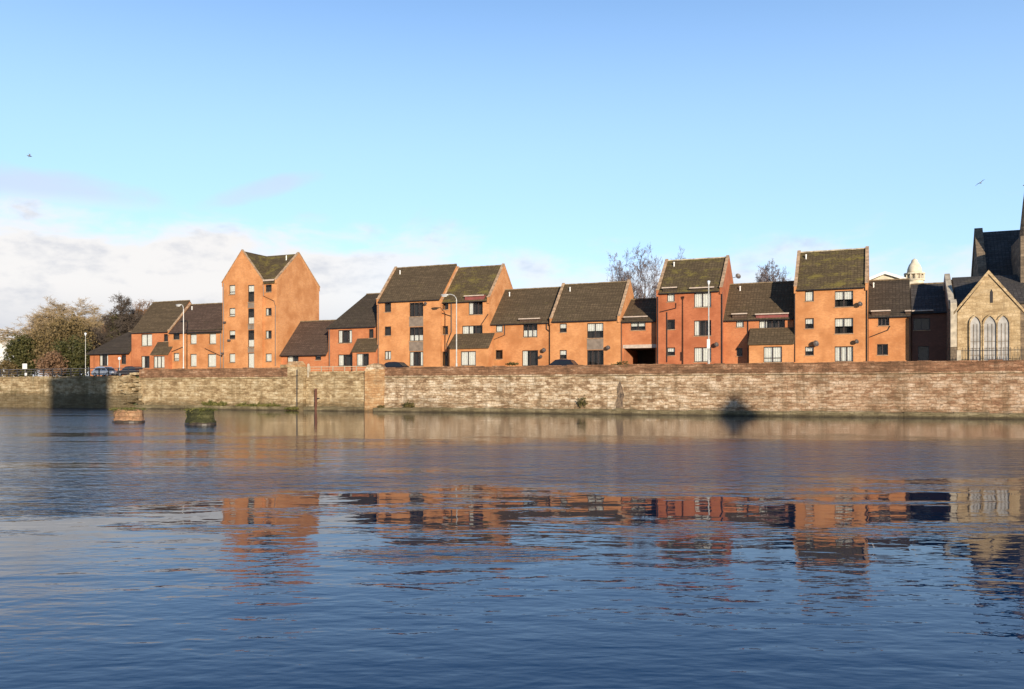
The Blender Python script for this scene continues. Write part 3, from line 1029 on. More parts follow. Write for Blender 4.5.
class House:
    def __init__(self, label, L, R, v0, d, eave, ridge, brick='orange', roof='roof', wins=(), lpar=False, rpar=False,
                 hipl=0.0, hipr=0.0, name='brick_house', ov=.22, ridge_mat='ridge', gutter=True, room=True, cat='house', z_e=None, wall_extra_holes=()):
        self.L, self.R, self.v0 = L, R, v0
        self.u0 = U(L, v0) + .006
        self.u1 = U(R, v0) - .006
        self.w = self.u1 - self.u0
        self.d = d
        mid = (L + R) / 2
        self.mid = mid
        self.he = (z_e if z_e else Z(mid, eave, v0)) - GZ
        self.hr = Z(mid + 2, ridge, v0 + d / 2) - GZ
        self.brick = M[brick]
        self.t = t = thing(name, label, cat, W(self.u0, v0, GZ))
        w, he, hr = self.w, self.he, self.hr
        sl = (hr - he) / (d / 2)
        hs = [self.rect(q) for q in wins]
        m = MB()
        m.holes(0, w, -.3, he, 0, [h for h in hs] + [self.prect(q) for q in wall_extra_holes], .19)
        if hipl == 0:
            m.poly([(0, 0, -.3), (0, d, -.3), (0, d, he), (0, d / 2, hr), (0, 0, he)])
        else:
            m.poly([(0, 0, -.3), (0, d, -.3), (0, d, he), (0, 0, he)])
        if hipr == 0:
            m.poly([(w, 0, -.3), (w, d, -.3), (w, d, he), (w, d / 2, hr), (w, 0, he)])
        else:
            m.poly([(w, 0, -.3), (w, d, -.3), (w, d, he), (w, 0, he)])
        m.poly([(0, d, -.3), (w, d, -.3), (w, d, he), (0, d, he)])
        m.build('wall', self.brick, t)
        if room:
            m = MB(); m.box(.05, w - .05, .75, .8, -.2, he - .05)
            m.build('interior', M['room'], t)
        # roof
        a = .26 if lpar else (-.12 if not hipl else -ov)
        b = w - .26 if rpar else (w + (.12 if not hipr else ov))
        if not lpar and not hipl: a = .0
        if not rpar and not hipr: b = w
        ze, tk = he - sl * ov + .02, .15
        rz = hr + .02
        m = MB()
        pl, pr = max(a, a + hipl), min(b, b - hipr)
        A = [(a, -ov, ze), (b, -ov, ze), (pr, d / 2, rz), (pl, d / 2, rz)]
        B = [(a, d + ov, ze), (b, d + ov, ze), (pr, d / 2, rz), (pl, d / 2, rz)]
        up = lambda P: [(x, y, z + tk) for x, y, z in P]
        m.poly(up(A)); m.poly(up(B)[::-1])
        m.poly(A[::-1]); m.poly(B)
        m.poly([A[0], A[1], up(A)[1], up(A)[0]]); m.poly([B[0], B[1], up(B)[1], up(B)[0]])
        m.poly([A[0], A[3], up(A)[3], up(A)[0]]); m.poly([A[1], A[2], up(A)[2], up(A)[1]])
        m.poly([B[0], B[3], up(B)[3], up(B)[0]]); m.poly([B[1], B[2], up(B)[2], up(B)[1]])
        if hipl: m.poly([up(A)[0], up(A)[3], up(B)[0]])
        if hipr: m.poly([up(A)[1], up(A)[2], up(B)[1]])
        self.roof = m.build('roof', M[roof], t)
        rg = MB()
        x = pl + .01
        rr = random.Random(int(L))
        while x < pr - .05:
            e = min(x + .44, pr - .01)
            j = rr.uniform(-.012, .012)
            rg.extrude([(d / 2 - .16, rz + tk - .06 + j), (d / 2 - .09, rz + tk + .08 + j), (d / 2 + .09, rz + tk + .08 + j), (d / 2 + .16, rz + tk - .06 + j)], 'x', x, e)
            x = e + .006
        rg.build('ridge_tiles', M[ridge_mat], self.roof)
        for on, x0, x1 in ((lpar, 0, .26), (rpar, w - .26, w)):
            if not on:
                continue
            pm = MB()
            k = .30
            pm.extrude([(-.16, he - .45), (-.16, he + .28), (.10, he + .28 + .1 * sl), (d / 2, hr + k), (d - .1, he + .28 + .1 * sl), (d + .16, he + .28), (d + .16, he - .45), (d - .05, he - .45), (d / 2, hr - .1), (.05, he - .45)], 'x', x0 + .003, x1 - .003 + (.012 if x0 else 0))
            pp = pm.build('gable_parapet', self.brick, t)
            cm = MB()
            c0 = [(-.22, he + .283), (.08, he + .283 + .1 * sl), (d / 2, hr + k + .006), (d - .08, he + .283 + .1 * sl), (d + .22, he + .283)]
            c1 = [(y, z + .11) for y, z in reversed(c0)]
            cm.extrude(c0 + c1, 'x', x0 - .04, x1 + .05)
            cm.build('coping', M['coping'], pp)
        if gutter:
            gm = MB()
            gm.tube([(a + .02, -ov - .05, ze + .03), (b - .02, -ov - .05, ze + .03)], .065, 6)
            gm.build('gutter', M['pipe'], t)
        for q, h in zip(wins, hs):
            self.win(q, h)

    def rect(self, q):
        return self.prect(q[:4])

    def prect(self, q, v=None):
        v = self.v0 if v is None else v
        a, b, t, bo = q[:4]
        x0, x1 = U(a, v) - self.u0, U(b, v) - self.u0
        c = (a + b) / 2
        return (x0, x1, max(Z(c, bo, v) - GZ, .02), Z(c, t, v) - GZ)

    def win(self, q, h, y=.06):
        kind = q[4] if len(q) > 4 else 'n'
        mull = q[5] if len(q) > 5 else 0
        return window(self.t, *h, y + .05, kind, mull)

    def pipe(self, pts, r=.05, y=-.09):
        m = MB()
        P = []
        for px, py in pts:
            P.append((U(px, self.v0 + y) - self.u0, y, Z(px, py, self.v0 + y) - GZ))
        m.tube(P, r, 6)
        m.build('drainpipe', M['pipe'], self.t)

    def panel(self, q, mat='panel', y=-.02):
        x0, x1, z0, z1 = self.prect(q)
        m = MB(); m.box(x0, x1, y, y + .08, z0, z1)
        m.build('panel', M[mat], self.t)

    def dish(self, px, py, r=.27, side=None):
        x, z = U(px, self.v0) - self.u0, Z(px, py, self.v0) - GZ
        m = MB()
        prof = [(.02, 0), (r * .5, .03), (r * .85, .09), (r, .14), (r * .98, .16), (r * .5, .07), (.02, .03)]
        mm = MB(); mm.lathe(prof, 14)
        R = Matrix.Rotation(math.radians(75), 3, 'X') @ Matrix.Rotation(0, 3, 'Z')
        R = Matrix.Rotation(math.radians(38), 3, 'Z') @ R
        m.v = [tuple(R @ Vector(p) + Vector((x, -.34, z))) for p in mm.v]
        m.f = mm.f
        dd = m.build('satellite_dish', M['dish'], self.t)
        b = MB()
        b.tube([(x, 0, z - .15), (x, -.3, z - .12), (x, -.42, z)], .03, 6)
        b.tube([(x, -.42, z), (x + .25, -.8, z + .05)], .015, 5)
        b.build('bracket', M['pipe'], dd)

    def hood(self, q, mat='roofred', out=.32, thick=.16, pale=True):
        """flat little roof over a dormer window breaking the eaves: cheeks, lid and pale edge"""
        x0, x1, z0, z1 = self.prect(q)
        m = MB()
        m.box(x0, x1, -out, 1.4, z1 - .12, z1)
        m.box(x0 + .05, x1 - .05, -.10, 1.2, z0, z1 - .125)
        h = m.build('dormer', M[mat], self.t)
        if pale:
            e = MB(); e.box(x0 - .02, x1 + .02, -out - .04, -out - .002, z1 - .10, z1 + .03)
            e.build('fascia', M['lintel'], h)

    def vent(self, px, py, h=.55, frac=.35):
        """small pale soil pipe through the front slope"""
        y = self.d / 2 * 0.80
        v = self.v0 + y
        x = U(px, v) - self.u0
        sl = (self.hr - self.he) / (self.d / 2)
        z = self.he + y * sl
        m = MB()
        m.tube([(x, y, z), (x, y, z + h)], .07, 8)
        m.lathe([(.10, 0), (.10, .08), (.03, .14)], 8, (x, y, z + h))
        m.build('vent_pipe', M['white'], self.t)

    def porch(self, L, R, out, ytop, yeave, wins=(), roof='roof', brick=None, slope_side=True):
        v = self.v0 - out
        x0, x1 = U(L, v) - self.u0, U(R, v) - self.u0
        c = (L + R) / 2
        ze = Z(c, yeave, v) - GZ
        zt = Z(c, ytop, self.v0) - GZ
        hs = []
        for q in wins:
            a, b, t_, bo = q[:4]
            hs.append((U(a, v) - self.u0, U(b, v) - self.u0, max(.03, Z((a + b) / 2, bo, v) - GZ), Z((a + b) / 2, t_, v) - GZ))
        m = MB()
        m.holes(x0, x1, -.3, ze, -out, hs, .12)
        m.poly([(x0, -out, -.3), (x0, -.004, -.3), (x0, -.004, zt), (x0, -out, ze)])
        m.poly([(x1, -out, -.3), (x1, -.004, -.3), (x1, -.004, zt), (x1, -out, ze)])
        p = m.build('porch', M[brick] if brick else self.brick, self.t)
        m = MB(); m.box(x0 + .05, x1 - .05, -.20, -.15, -.2, ze - .1); m.build('interior', M['room'], p)
        s = (zt - ze) / out
        m = MB()
        m.extrude([(-out - .2, ze - .2 * s + .02), (-.01, zt + .02), (-.01, zt + .16), (-out - .2, ze - .2 * s + .15)], 'x', x0 - .1, x1 + .1)
        m.build('porch_roof', M[roof], p)
        for q, h in zip(wins, hs):
            window(p, *h, -out + .06, q[4], q[5] if len(q) > 5 else 0)
        return p


# --- far left: dark single-storey hipped house
h0 = House('low dark hipped brick house half hidden by trees at the left end of the row', 90, 131, 9.5, 9.0, 352, 333, 'redor', 'roofdark',
           [(99, 108, 354, 366, 'e', 2), (121, 126, 355, 364, 'd', 0)], hipl=4.0, hipr=0, ov=.5)
h1 = House('two-storey red orange house with lean-to porch, left of the lamp post', 131.5, 169, 8.6, 8.4, 331.5, 303.5, 'redor', 'roof',
           [(141, 152, 334, 346, 'n', 1), (163.5, 168, 334, 341.5, 'd', 0), (141, 149.5, 356, 368, 's', 1)], lpar=False)
h1.porch(151.5, 168.5, 1.3, 343, 353.5, [(153.5, 164.5, 356, 368, 'n', 2)])
h2 = House('two-storey orange house with six tall windows beside the tallest block', 168.5, 222, 8.0, 8.4, 331.5, 305.5, 'orange', 'roofred',
           [(190, 196.5, 333, 344, 'n', 0), (209, 216, 333, 344, 'n', 0), (190, 196.5, 354, 366.5, 'n', 0), (207.5, 216, 354, 367, 'n', 0),
            (173.5, 179, 353, 361, 'k', 0), (173, 179.5, 333.5, 339.5, 'd', 0)], lpar=True)
h2.pipe([(171, 352), (183, 347)]); h2.pipe([(205, 348.5), (221, 356)]); h2.vent(192, 310); h2.hood((187, 222, 329.5, 334), 'roofdark', .2, pale=False)
h2.pipe([(220.5, 333), (220.5, 368)], .05)

# --- tallest block with two gables
TWH = 'tallest four-storey orange block with a blank gable and a windowed gable'
tv, td = 7.4, 9.7
TL, TR, TM = 222.5, 277.0, 262.0
tu0, tu1, tum = U(TL, tv - .35), U(TR, tv), U(TM, tv - .35)
tw_, tm_ = tu1 - tu0, tum - tu0
te = Z(270, 282, tv) - GZ
trz = Z(270, 257.0, tv + td / 2) - GZ
tt = thing('brick_house', TWH, 'house', W(tu0, tv, GZ))


def trect(q, y=-.35):
    v = tv + y
    a, b, t_, bo = q
    return (U(a, v) - tu0, U(b, v) - tu0, max(.03, Z((a + b) / 2, bo, v) - GZ), Z((a + b) / 2, t_, v) - GZ)


wl = []
for a, b, kinds in ((229.3, 235.2, 'kkhn'), (248, 254.2, 'tbbn')):
    rows = ((285, 294.5), (308, 316.5), (330.5, 339), (353.5, 362.5)) if a < 240 else ((285, 302), (308.5, 324), (330, 347), (353, 369))
    for (p, q), k in zip(rows, kinds):
        wl.append((trect((a, b, p, q)), k, 0 if a < 240 else 0))
wr = []
for (p, q), k in zip(((284.5, 292), (308, 315.5), (330.5, 338.5), (353.5, 361.5)), 'dssn'):
    wr.append((trect((265.6, 271.6, p, q), 0), k, 0))
m = MB()
m.holes(0, tm_, -.3, te, -.35, [r for r, k, n in wl], .13)
m.poly([(0, -.35, te), (tm_, -.35, te), (tm_ / 2, -.35, trz)])
m.poly([(tm_, -.35, -.3), (tm_, 0, -.3), (tm_, 0, te), (tm_, -.35, te)])
m.holes(tm_, tw_, -.3, te, 0, [r for r, k, n in wr], .13)
m.poly([(tw_, 0, -.3), (tw_, td, -.3), (tw_, td, te), (tw_, td / 2, trz), (tw_, 0, te)])
m.poly([(0, -.35, -.3), (0, td, -.3), (0, td, te), (0, td / 2, trz), (0, 0, te), (0, -.35, te)])
m.poly([(0, td, -.3), (tw_, td, -.3), (tw_, td, te), (0, td, te)])
m.build('wall', M['gold'], tt)
m = MB(); m.box(.05, tw_ - .05, .8, .85, -.2, te - .1); m.build('interior', M['room'], tt)
for r, k, n in wl:
    window(tt, *r, -.29, k, n)
for r, k, n in wr:
    window(tt, *r, .06, k, n)
for q in ((248, 254.2, 302.5, 308), (248, 254.2, 324.5, 329.6), (248, 254.2, 347.5, 352.6)):
    x0, x1, z0, z1 = trect(q)
    m = MB(); m.box(x0, x1, -.372, -.30, z0, z1); m.build('panel', M['panel'], tt)
# main roof (ridge along the row) and the cross gable
m = MB()
sl = (trz - te) / (td / 2)
for s in (0, 1):
    y = (lambda q: q) if s == 0 else (lambda q: td - q)
    A = [(.12, y(-.25), te - .25 * sl), (tw_ - .26, y(-.25), te - .25 * sl), (tw_ - .26, y(td / 2), trz), (.12, y(td / 2), trz)]
    m.poly([(a, b, c + .16) for a, b, c in A]); m.poly(A)
    m.poly([A[0], A[1], (A[1][0], A[1][1], A[1][2] + .16), (A[0][0], A[0][1], A[0][2] + .16)])
g1 = (trz - te) / (tm_ / 2)
for s in (0, 1):
    X = (lambda q: q) if s == 0 else (lambda q: tm_ - q)
    A = [(X(-.1), -.10, te - .1 * g1 + .01), (X(tm_ / 2), -.10, trz + .01), (X(tm_ / 2), td / 2, trz + .01), (X(-.1), .2, te - .1 * g1 + .01)]
    m.poly([(a, b, c + .16) for a, b, c in A]); m.poly(A)
troof = m.build('roof', M['roofmoss'], tt)
for nm, prof, ax, a0, a1 in (('gable_parapet', [(-.16, te - .3), (-.16, te + .25), (td / 2, trz + .30), (td + .16, te + .25), (td + .16, te - .3), (td / 2, trz - .1)], 'x', tw_ - .26, tw_ + .012),
                             ('gable_parapet', [(-.10, te - .3), (-.10, te + .25), (tm_ / 2, trz + .28), (tm_ + .10, te + .25), (tm_ + .10, te - .3), (tm_ / 2, trz - .1)], 'y', -.362, -.10)):
    m = MB(); m.extrude(prof, ax, a0, a1); pp = m.build(nm, M['gold'], tt)
    c0 = [prof[1], prof[2], prof[3]]
    c0 = [(p - .05, q + .005) if i == 0 else ((p + .05, q + .005) if i == 2 else (p, q + .006)) for i, (p, q) in enumerate(c0)]
    m = MB(); m.extrude(c0 + [(p, q + .11) for p, q in reversed(c0)], ax, a0 - .05, a1 + .05); m.build('coping', M['coping'], pp)
m = MB(); m.box(tm_ + .05, tw_ - .28, -.28, 1.1, te + .02, te + .30); dd = m.build('dormer', M['roofdark'], tt)
m = MB(); m.box(tm_ + .03, tw_ - .27, -.32, -.284, te + .12, te + .34); m.build('fascia', M['lintel'], dd)
for P in ([(263.2, 284), (263.5, 296), (274, 301), (275.3, 306), (275.3, 366)], [(223.5, 283), (223.5, 368)]):
    y = -.08 if P[0][0] > 250 else -.43
    m = MB(); m.tube([(U(a, tv + y) - tu0, y, Z(a, b, tv + y) - GZ) for a, b in P], .05, 6); m.build('drainpipe', M['pipe'], tt)
for a, b in ((224.5, 322.5), (229, 340.5), (222.5, 353.5)):
    v = tv - .45
    x, z = U(a, v) - tu0, Z(a, b, v) - GZ
    m = MB(); m.box(x - .18, x + .22, -.62, -.353, z - .14, z + .14); m.build('flood_lamp', M['dish'], tt)
m = MB(); y = 2.2; zz = te + y * sl; m.tube([(tw_ - 1.4, y + 1.6, te + (y + 1.6) * sl), (tw_ - 1.4, y + 1.6, te + (y + 1.6) * sl + .8)], .08, 8); m.build('vent_pipe', M['white'], tt)

h4 = House('single-storey house with brown tiled roof against the blank orange gable', 279.5, 328, 8.4, 8.4, 352.5, 322.5, 'redor', 'roofred',
           [(287, 298.5, 354, 365.5, 'l', 1), (315, 321, 353.5, 360, 'h', 0)], ov=.45)
m = MB(); m.box(-.25, .35, -.75, -.30, h4.he - .35, h4.he + .30); m.build('alarm_box', M['white'], h4.t)
h5 = House('two-storey red brick house with hipped roof and porch left of three-storey block', 328.5, 376.5, 8.2, 8.4, 326.5, 296, 'redor', 'roofdark',
           [(338, 352, 330, 343, 'e', 2), (338, 352.5, 354.5, 366, 's', 1), (368.7, 373.5, 329, 338, 'd', 0)], hipl=3.6)
h5.porch(352.5, 376, 1.3, 339.5, 350.5, [(356.5, 368.8, 353.5, 366, 'l', 1)], roof='roof')
h5.pipe([(329.5, 328), (329.5, 366)])

h6 = House('three-storey orange house with brown panels between its stacked windows', 377, 440.5, 7.4, 9.0, 300, 268.5, 'gold', 'roof',
           [(384.5, 391, 303, 312, 'd', 0), (384.5, 391, 326.5, 335.5, 'd', 0), (384.5, 391, 351, 359.5, 'n', 1),
            (409.3, 423.2, 302.5, 316.5, 'd', 2), (409.3, 423.2, 327, 341, 'b', 2), (409.3, 423.2, 351.5, 366, 'e', 2)], lpar=True)
h6.panel((409.3, 423.2, 317, 326.5)); h6.panel((409.3, 423.2, 341.5, 351)); h6.vent(400, 272, frac=.75)
h6.dish(426.5, 304, .2); h6.pipe([(378.2, 302), (378.2, 366)])
h7 = House('three-storey orange house with red dormer and lean-to porch behind curved lamp post', 441, 489.5, 7.9, 9.0, 300.8, 268.8, 'gold', 'roofmoss',
           [(442.2, 448.3, 303, 309.5, 'd', 0), (441.5, 448, 326, 334.5, 'd', 0), (442.2, 448, 351.5, 366, 'd', 0),
            (468.5, 482.7, 301.8, 314.5, 's', 2), (462, 482.5, 325.5, 334.5, 'l', 2)], lpar=True, rpar=True)
h7.porch(449.7, 488.5, 1.6, 334.8, 347.2, [(460.8, 475.8, 351.2, 365.5, 'n', 1)])
h7.hood((464.8, 484.6, 295.5, 302), 'panelred', .25); h7.vent(454, 276, frac=.7)
h7.pipe([(434.8, 300), (434.8, 310.5), (450.5, 316)]); h7.pipe([(451.3, 302), (451.3, 332), (447, 343), (447, 366)], .06)
h7.pipe([(488.2, 314), (481, 325)], .05)

h8 = House('two-storey orange house with low dormer under mossy three-storey gable', 490, 549.5, 8.3, 8.8, 322.8, 290.5, 'orange', 'roof',
           [(495.8, 502.6, 325, 332, 'n', 0), (523, 537.3, 321, 337, 'b', 2), (495.5, 502.6, 350, 359, 'd', 0), (522, 538, 350.3, 366, 's', 1)])
h8.hood((519.5, 541, 318.5, 322.5), 'roofred', .3); h8.vent(509.5, 294, frac=.75)
h8.pipe([(504.6, 325), (504.6, 335), (490.5, 341)]); h8.dish(544.5, 350.5); h8.dish(541.5, 357, .2)
h8.pipe([(546.5, 322), (546.5, 329), (550, 332), (550, 366)], .06)
h9 = House('two-storey orange house between stone-coped gables with one panelled window', 550, 620, 7.9, 8.8, 319.8, 285, 'gold', 'roof',
           [(559.5, 566.7, 323.5, 332.3, 'h', 0), (559.5, 566.7, 350, 359, 'h', 0), (587, 603.4, 323, 338, 'h', 1), (587, 603.6, 350, 366, 'd', 2)], lpar=True, rpar=True)
h9.panel((587, 603.4, 338.8, 349.6)); h9.vent(570, 289, frac=.8); h9.dish(608.5, 348)

# link with the covered way
h10 = House('red link house over a dark covered passage, between two gabled houses', 620.5, 656, 8.4, 8.6, 321.3, 300.5, 'redor', 'roof',
            [(630.5, 645.5, 321.8, 330.2, 'h', 1)], wall_extra_holes=[(624.2, 655.2, 348.2, 372)], room=False)
x0, x1, z0, z1 = h10.prect((624.2, 655.2, 348.2, 372))
m = MB()
m.poly([(x0, .13, -.3), (x0, 8.4, -.3), (x0, 8.4, z1), (x0, .13, z1)]); m.poly([(x1, .13, -.3), (x1, 8.4, -.3), (x1, 8.4, z1), (x1, .13, z1)])
m.build('passage_wall', M['redor'], h10.t)
m = MB(); m.box(x0 + .01, x1 - .01, .13, 8.4, z1 + .003, z1 + .1); m.box(x0 + .01, x1 - .01, 6.0, 6.1, -.2, z1 - .005); m.build('passage_back', M['room'], h10.t)
m = MB(); m.box(x0 - .15, x1 + .15, -.06, .10, z1 + .02, z1 + .42); m.build('lintel', M['lintel'], h10.t)
m = MB(); m.box(.05, h10.w - .05, .75, .8, z1 + .2, h10.he - .05); m.build('interior', M['room'], h10.t)
h10.hood((624, 648, 316.5, 321), 'roofdark', .25); h10.pipe([(621.3, 322), (621.3, 366)], .06)

h11 = House('three-storey red brick house with white curtained windows behind a lamp post', 656.5, 722.3, 7.4, 9.0, 291.5, 260.8, 'red', 'roofmoss',
            [(667, 674.7, 293, 301.7, 'n', 0), (667, 675, 319.5, 329.5, 'd', 0), (667, 675, 347.5, 355.5, 'h', 0),
             (694, 711.2, 292.5, 307.2, 'n', 1), (694, 711.2, 320.3, 335.8, 's', 2), (694, 711.2, 347.3, 361.9, 'n', 1)], lpar=True, rpar=True, ridge_mat='ridgepale')
h11.hood((690, 714.5, 287.5, 291.8), 'roofdark', .3); h11.hood((662.5, 677.5, 287.5, 291.8), 'roofdark', .3)
h11.vent(674, 265, frac=.7); h11.dish(716.5, 345); h11.pipe([(676, 303), (676, 308), (660, 312)]); h11.pipe([(667, 312), (667, 362)], .05); h11.pipe([(722, 292), (722, 364)], .06)
h11.pipe([(657.8, 292), (657.8, 364)], .05)
m = MB()
xx = h11.w + .01
m.tube([(xx, 7.2, 11.3), (xx + .6, 7.1, 11.4)], .03, 5)
ae = m.build('aerial_bracket', M['pipe'], h11.t)
m = MB(); mm = MB(); mm.lathe([(.03, 0), (.22, .05), (.34, .12), (.33, .14), (.03, .05)], 14)
Rm = Matrix.Rotation(math.radians(35), 3, 'Z') @ Matrix.Rotation(math.radians(72), 3, 'X')
m.v = [tuple(Rm @ Vector(p) + Vector((xx + .62, 7.0, 11.4))) for p in mm.v]; m.f = mm.f
m.build('satellite_dish', M['dish'], ae)

h12 = House('two-storey red house with low dormers and orange garage porch in tall shadow', 722.8, 793.5, 8.2, 8.8, 318.8, 284.5, 'redor', 'roof',
            [(736, 743.8, 319.5, 327.3, 'n', 0), (759, 785, 319.8, 328.2, 's', 3), (736.5, 742.5, 348, 356, 'd', 0)])
h12.porch(749, 793.3, 1.7, 329.3, 343.2, [(763.6, 782, 346.6, 362.3, 'k', 1)], brick='gold')
h12.hood((732, 747.5, 313.6, 318.9), 'roofred', .3); h12.hood((755.5, 789, 313.6, 319), 'panelred', .3); h12.vent(740, 289, frac=.8)
h12.pipe([(748, 318), (748, 362)], .05)
h13 = House('three-storey orange house standing tallest at right with twin parapets', 794, 868, 7.4, 9.0, 287.7, 252, 'gold', 'roofmoss',
            [(805, 813.8, 291, 301.2, 'n', 0), (805, 813.8, 318.2, 328.6, 'h', 0), (805, 813.8, 346.5, 355.3, 'h', 0),
             (834.7, 853.2, 290.8, 306.8, 'h', 1), (834.7, 853.2, 318, 333.6, 'h', 1), (834.7, 853.2, 346.3, 361.5, 'n', 2)], lpar=True, rpar=True, ridge_mat='ridgepale')
h13.vent(806, 258, frac=.75); h13.dish(859.5, 304.6); h13.dish(856, 342, .24); h13.dish(815.5, 344, .34); h13.pipe([(794.8, 290), (794.8, 362)], .05)
h13.pipe([(867, 290), (867, 362)], .05)
h14 = House('two-storey orange house with brown windows right of tallest right-hand house', 868.5, 911, 8.4, 8.8, 315.8, 281.3, 'orange', 'roofdark',
            [(878, 889.3, 316.3, 325.7, 'd', 2), (877, 888, 344, 355, 'd', 1)])
h14.hood((871, 890.5, 310.6, 316), 'roofred', .3); h14.vent(873.5, 289, frac=.8); h14.pipe([(890, 326), (888, 330), (870, 337)])
h14.hood((905, 911, 310.6, 316), 'roofred', .3); h14.pipe([(910, 318), (910, 362)], .05)
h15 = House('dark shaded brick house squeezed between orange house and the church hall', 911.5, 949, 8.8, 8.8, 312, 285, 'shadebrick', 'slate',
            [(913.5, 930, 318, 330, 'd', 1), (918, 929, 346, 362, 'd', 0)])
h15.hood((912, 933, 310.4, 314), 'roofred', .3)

# ------------------------------------------------------------------ church hall, nave, tower
cv = 4.0
cu0 = U(957.5, cv)
ct = thing('church_hall', 'sandstone church hall gable with three pale lancet windows', 'church', W(cu0, cv, GZ))


def CX(px, v=cv): return U(px, v) - cu0
def CZ(px, py, v=cv): return Z(px, py, v) - GZ


gw = 2 * CX(988.5)
ga = CZ(988, 274)
ge = CZ(957.5, 312.5)
lan = [(CX(a), CX(b), -.1, CZ(988, 316)) for a, b in ((970, 980.5), (983.8, 996), (997.5, 1009))]


def arch(x0, x1, z0, zt, n=7):
    """pointed-arch outline, anticlockwise from the lower left"""
    w = x1 - x0
    zs = zt - w * .95
    P = [(x0, z0), (x1, z0)]
    for i in range(n + 1):
        a = i / n * math.radians(60)
        P.append((x0 + w * math.cos(a), zs + w * math.sin(a) * .95 / .866))
    for i in range(n, -1, -1):
        a = i / n * math.radians(60)
        P.append((x1 - w * math.cos(a), zs + w * math.sin(a) * .95 / .866))
    return P


m = MB()
m.extrude([(0, -.3), (gw, -.3), (gw, ge), (gw / 2, ga), (0, ge)], 'y', 0, 9.0)
m.build('wall', M['sand'], ct)
for a, b, c, d in lan:
    P = arch(a, b, .02, d)
    m = MB(); m.extrude(P, 'y', -.05, .02); L_ = m.build('lancet', M['louver'], ct)
    cx, cz = (a + b) / 2, .5
    O = [(cx + (p - cx) * 1.22, q + (.16 if q > .5 else 0)) for p, q in P]
    m = MB()
    n = len(P)
    for i in range(1, n):
        j = (i + 1) % n
        if i == 0: continue
        m.poly([(P[i][0], -.16, P[i][1]), (O[i][0], -.16, O[i][1]), (O[j][0], -.16, O[j][1]), (P[j][0], -.16, P[j][1])])
        m.poly([(P[i][0], -.16, P[i][1]), (P[j][0], -.16, P[j][1]), (P[j][0], -.0, P[j][1]), (P[i][0], -.0, P[i][1])])
        m.poly([(O[i][0], -.16, O[i][1]), (O[j][0], -.16, O[j][1]), (O[j][0], -.0, O[j][1]), (O[i][0], -.0, O[i][1])])
    m.build('hood_mould', M['sand'], L_)
    m = MB()
    for k in (1, 2):
        x = a + (b - a) * k / 3
        m.box(x - .025, x + .025, -.075, -.052, .1, d - .75)
    for k in range(1, 5):
        m.box(a + .05, b - .05, -.072, -.053, k * .65, k * .65 + .04)
    m.build('glazing_bar', M['darkstone'], L_)
m = MB(); x = CX(991.5); z = CZ(991.5, 297)
m.extrude([(x - .12, z - .55), (x + .12, z - .55), (x + .12, z + .45), (x, z + .75), (x - .12, z + .45)], 'y', -.03, .03); m.build('slit', M['room'], ct)
m = MB(); m.extrude([(-.35, ge - .25), (-.35, ge + .05), (gw / 2, ga + .38), (gw + .35, ge + .05), (gw + .35, ge - .25), (gw / 2, ga - .02)], 'y', -.12, .35); m.build('gable_coping', M['sand'], ct)
m = MB(); m.extrude([(.3, ge - .1), (gw / 2, ga - .3), (gw - .3, ge - .1), (gw - .3, ge + .1), (gw / 2, ga + .05), (.3, ge + .1)], 'y', .36, 9.2); m.build('roof', M['slate'], ct)
m = MB(); zt = CZ(953, 304); x = CX(950.5)
m.box(x, -.06, -.12, .55, .0 + CZ(953, 347), zt); m.extrude([(-.12, zt), (-.12, zt + .1), (.55, zt + .5), (.55, zt)], 'x', x, -.06); m.build('buttress', M['sandpale'], ct)
m = MB(); m.box(x, -.06, .0, .55, -.3, CZ(953, 347.2)); m.build('buttress_base', M['darkstone'], ct)
m = MB(); m.box(.1, gw, -.35, -.17, -.2, .35); m.build('plinth', M['sandpale'], ct)

# the aisle behind: long slate roof with a raking left gable
at = thing('church_aisle', 'dark slate church aisle with raking stone gable left of the sandstone hall', 'church', W(U(949.5, 4.9), 4.9, GZ))
aw, ad = 46.0, 11.0
ae_ = Z(955, 304, 4.9) - GZ
ar = Z(955, 279.5, 4.9 + ad / 2) - GZ
m = MB(); m.extrude([(0, -.3), (ad, -.3), (ad, ae_), (ad / 2, ar), (0, ae_)], 'x', 0, aw); m.build('wall', M['darkstone'], at)
m = MB(); m.extrude([(-.3, ae_ - .2), (ad / 2, ar + .02), (ad + .3, ae_ - .2), (ad + .3, ae_), (ad / 2, ar + .22), (-.3, ae_)], 'x', .6, aw); m.build('roof', M['slate'], at)
m = MB(); m.extrude([(-.35, ae_ - .5), (-.35, ae_ + .3), (ad / 2, ar + .65), (ad + .35, ae_ + .3), (ad + .35, ae_ - .5), (ad / 2, ar - .1)], 'x', -.1, .4); m.build('gable_coping', M['sandpale'], at)

nv = 13.0
nt_ = thing('church_nave', 'tall steep dark slate church nave rising behind the hall', 'church', W(U(980, nv), nv, GZ))
nw, nd = 40.0, 9.5
ne = Z(983, 285, nv) - GZ
nr = Z(985, 234, nv + nd / 2) - GZ
m = MB(); m.extrude([(0, -.3), (nd, -.3), (nd, ne), (nd / 2, nr), (0, ne)], 'x', 0, nw); m.build('wall', M['darkstone'], nt_)
m = MB(); m.extrude([(-.3, ne - .3), (nd / 2, nr + .02), (nd + .3, ne - .3), (nd + .3, ne - .1), (nd / 2, nr + .22), (-.3, ne - .1)], 'x', .7, nw); m.build('roof', M['slate'], nt_)
m = MB(); m.extrude([(-.4, ne - .8), (-.4, ne + .2), (nd / 2, nr + .7), (nd + .4, ne + .2), (nd + .4, ne - .8), (nd / 2, nr - .1)], 'x', -.1, .7); m.build('gable_coping', M['darkstone'], nt_)

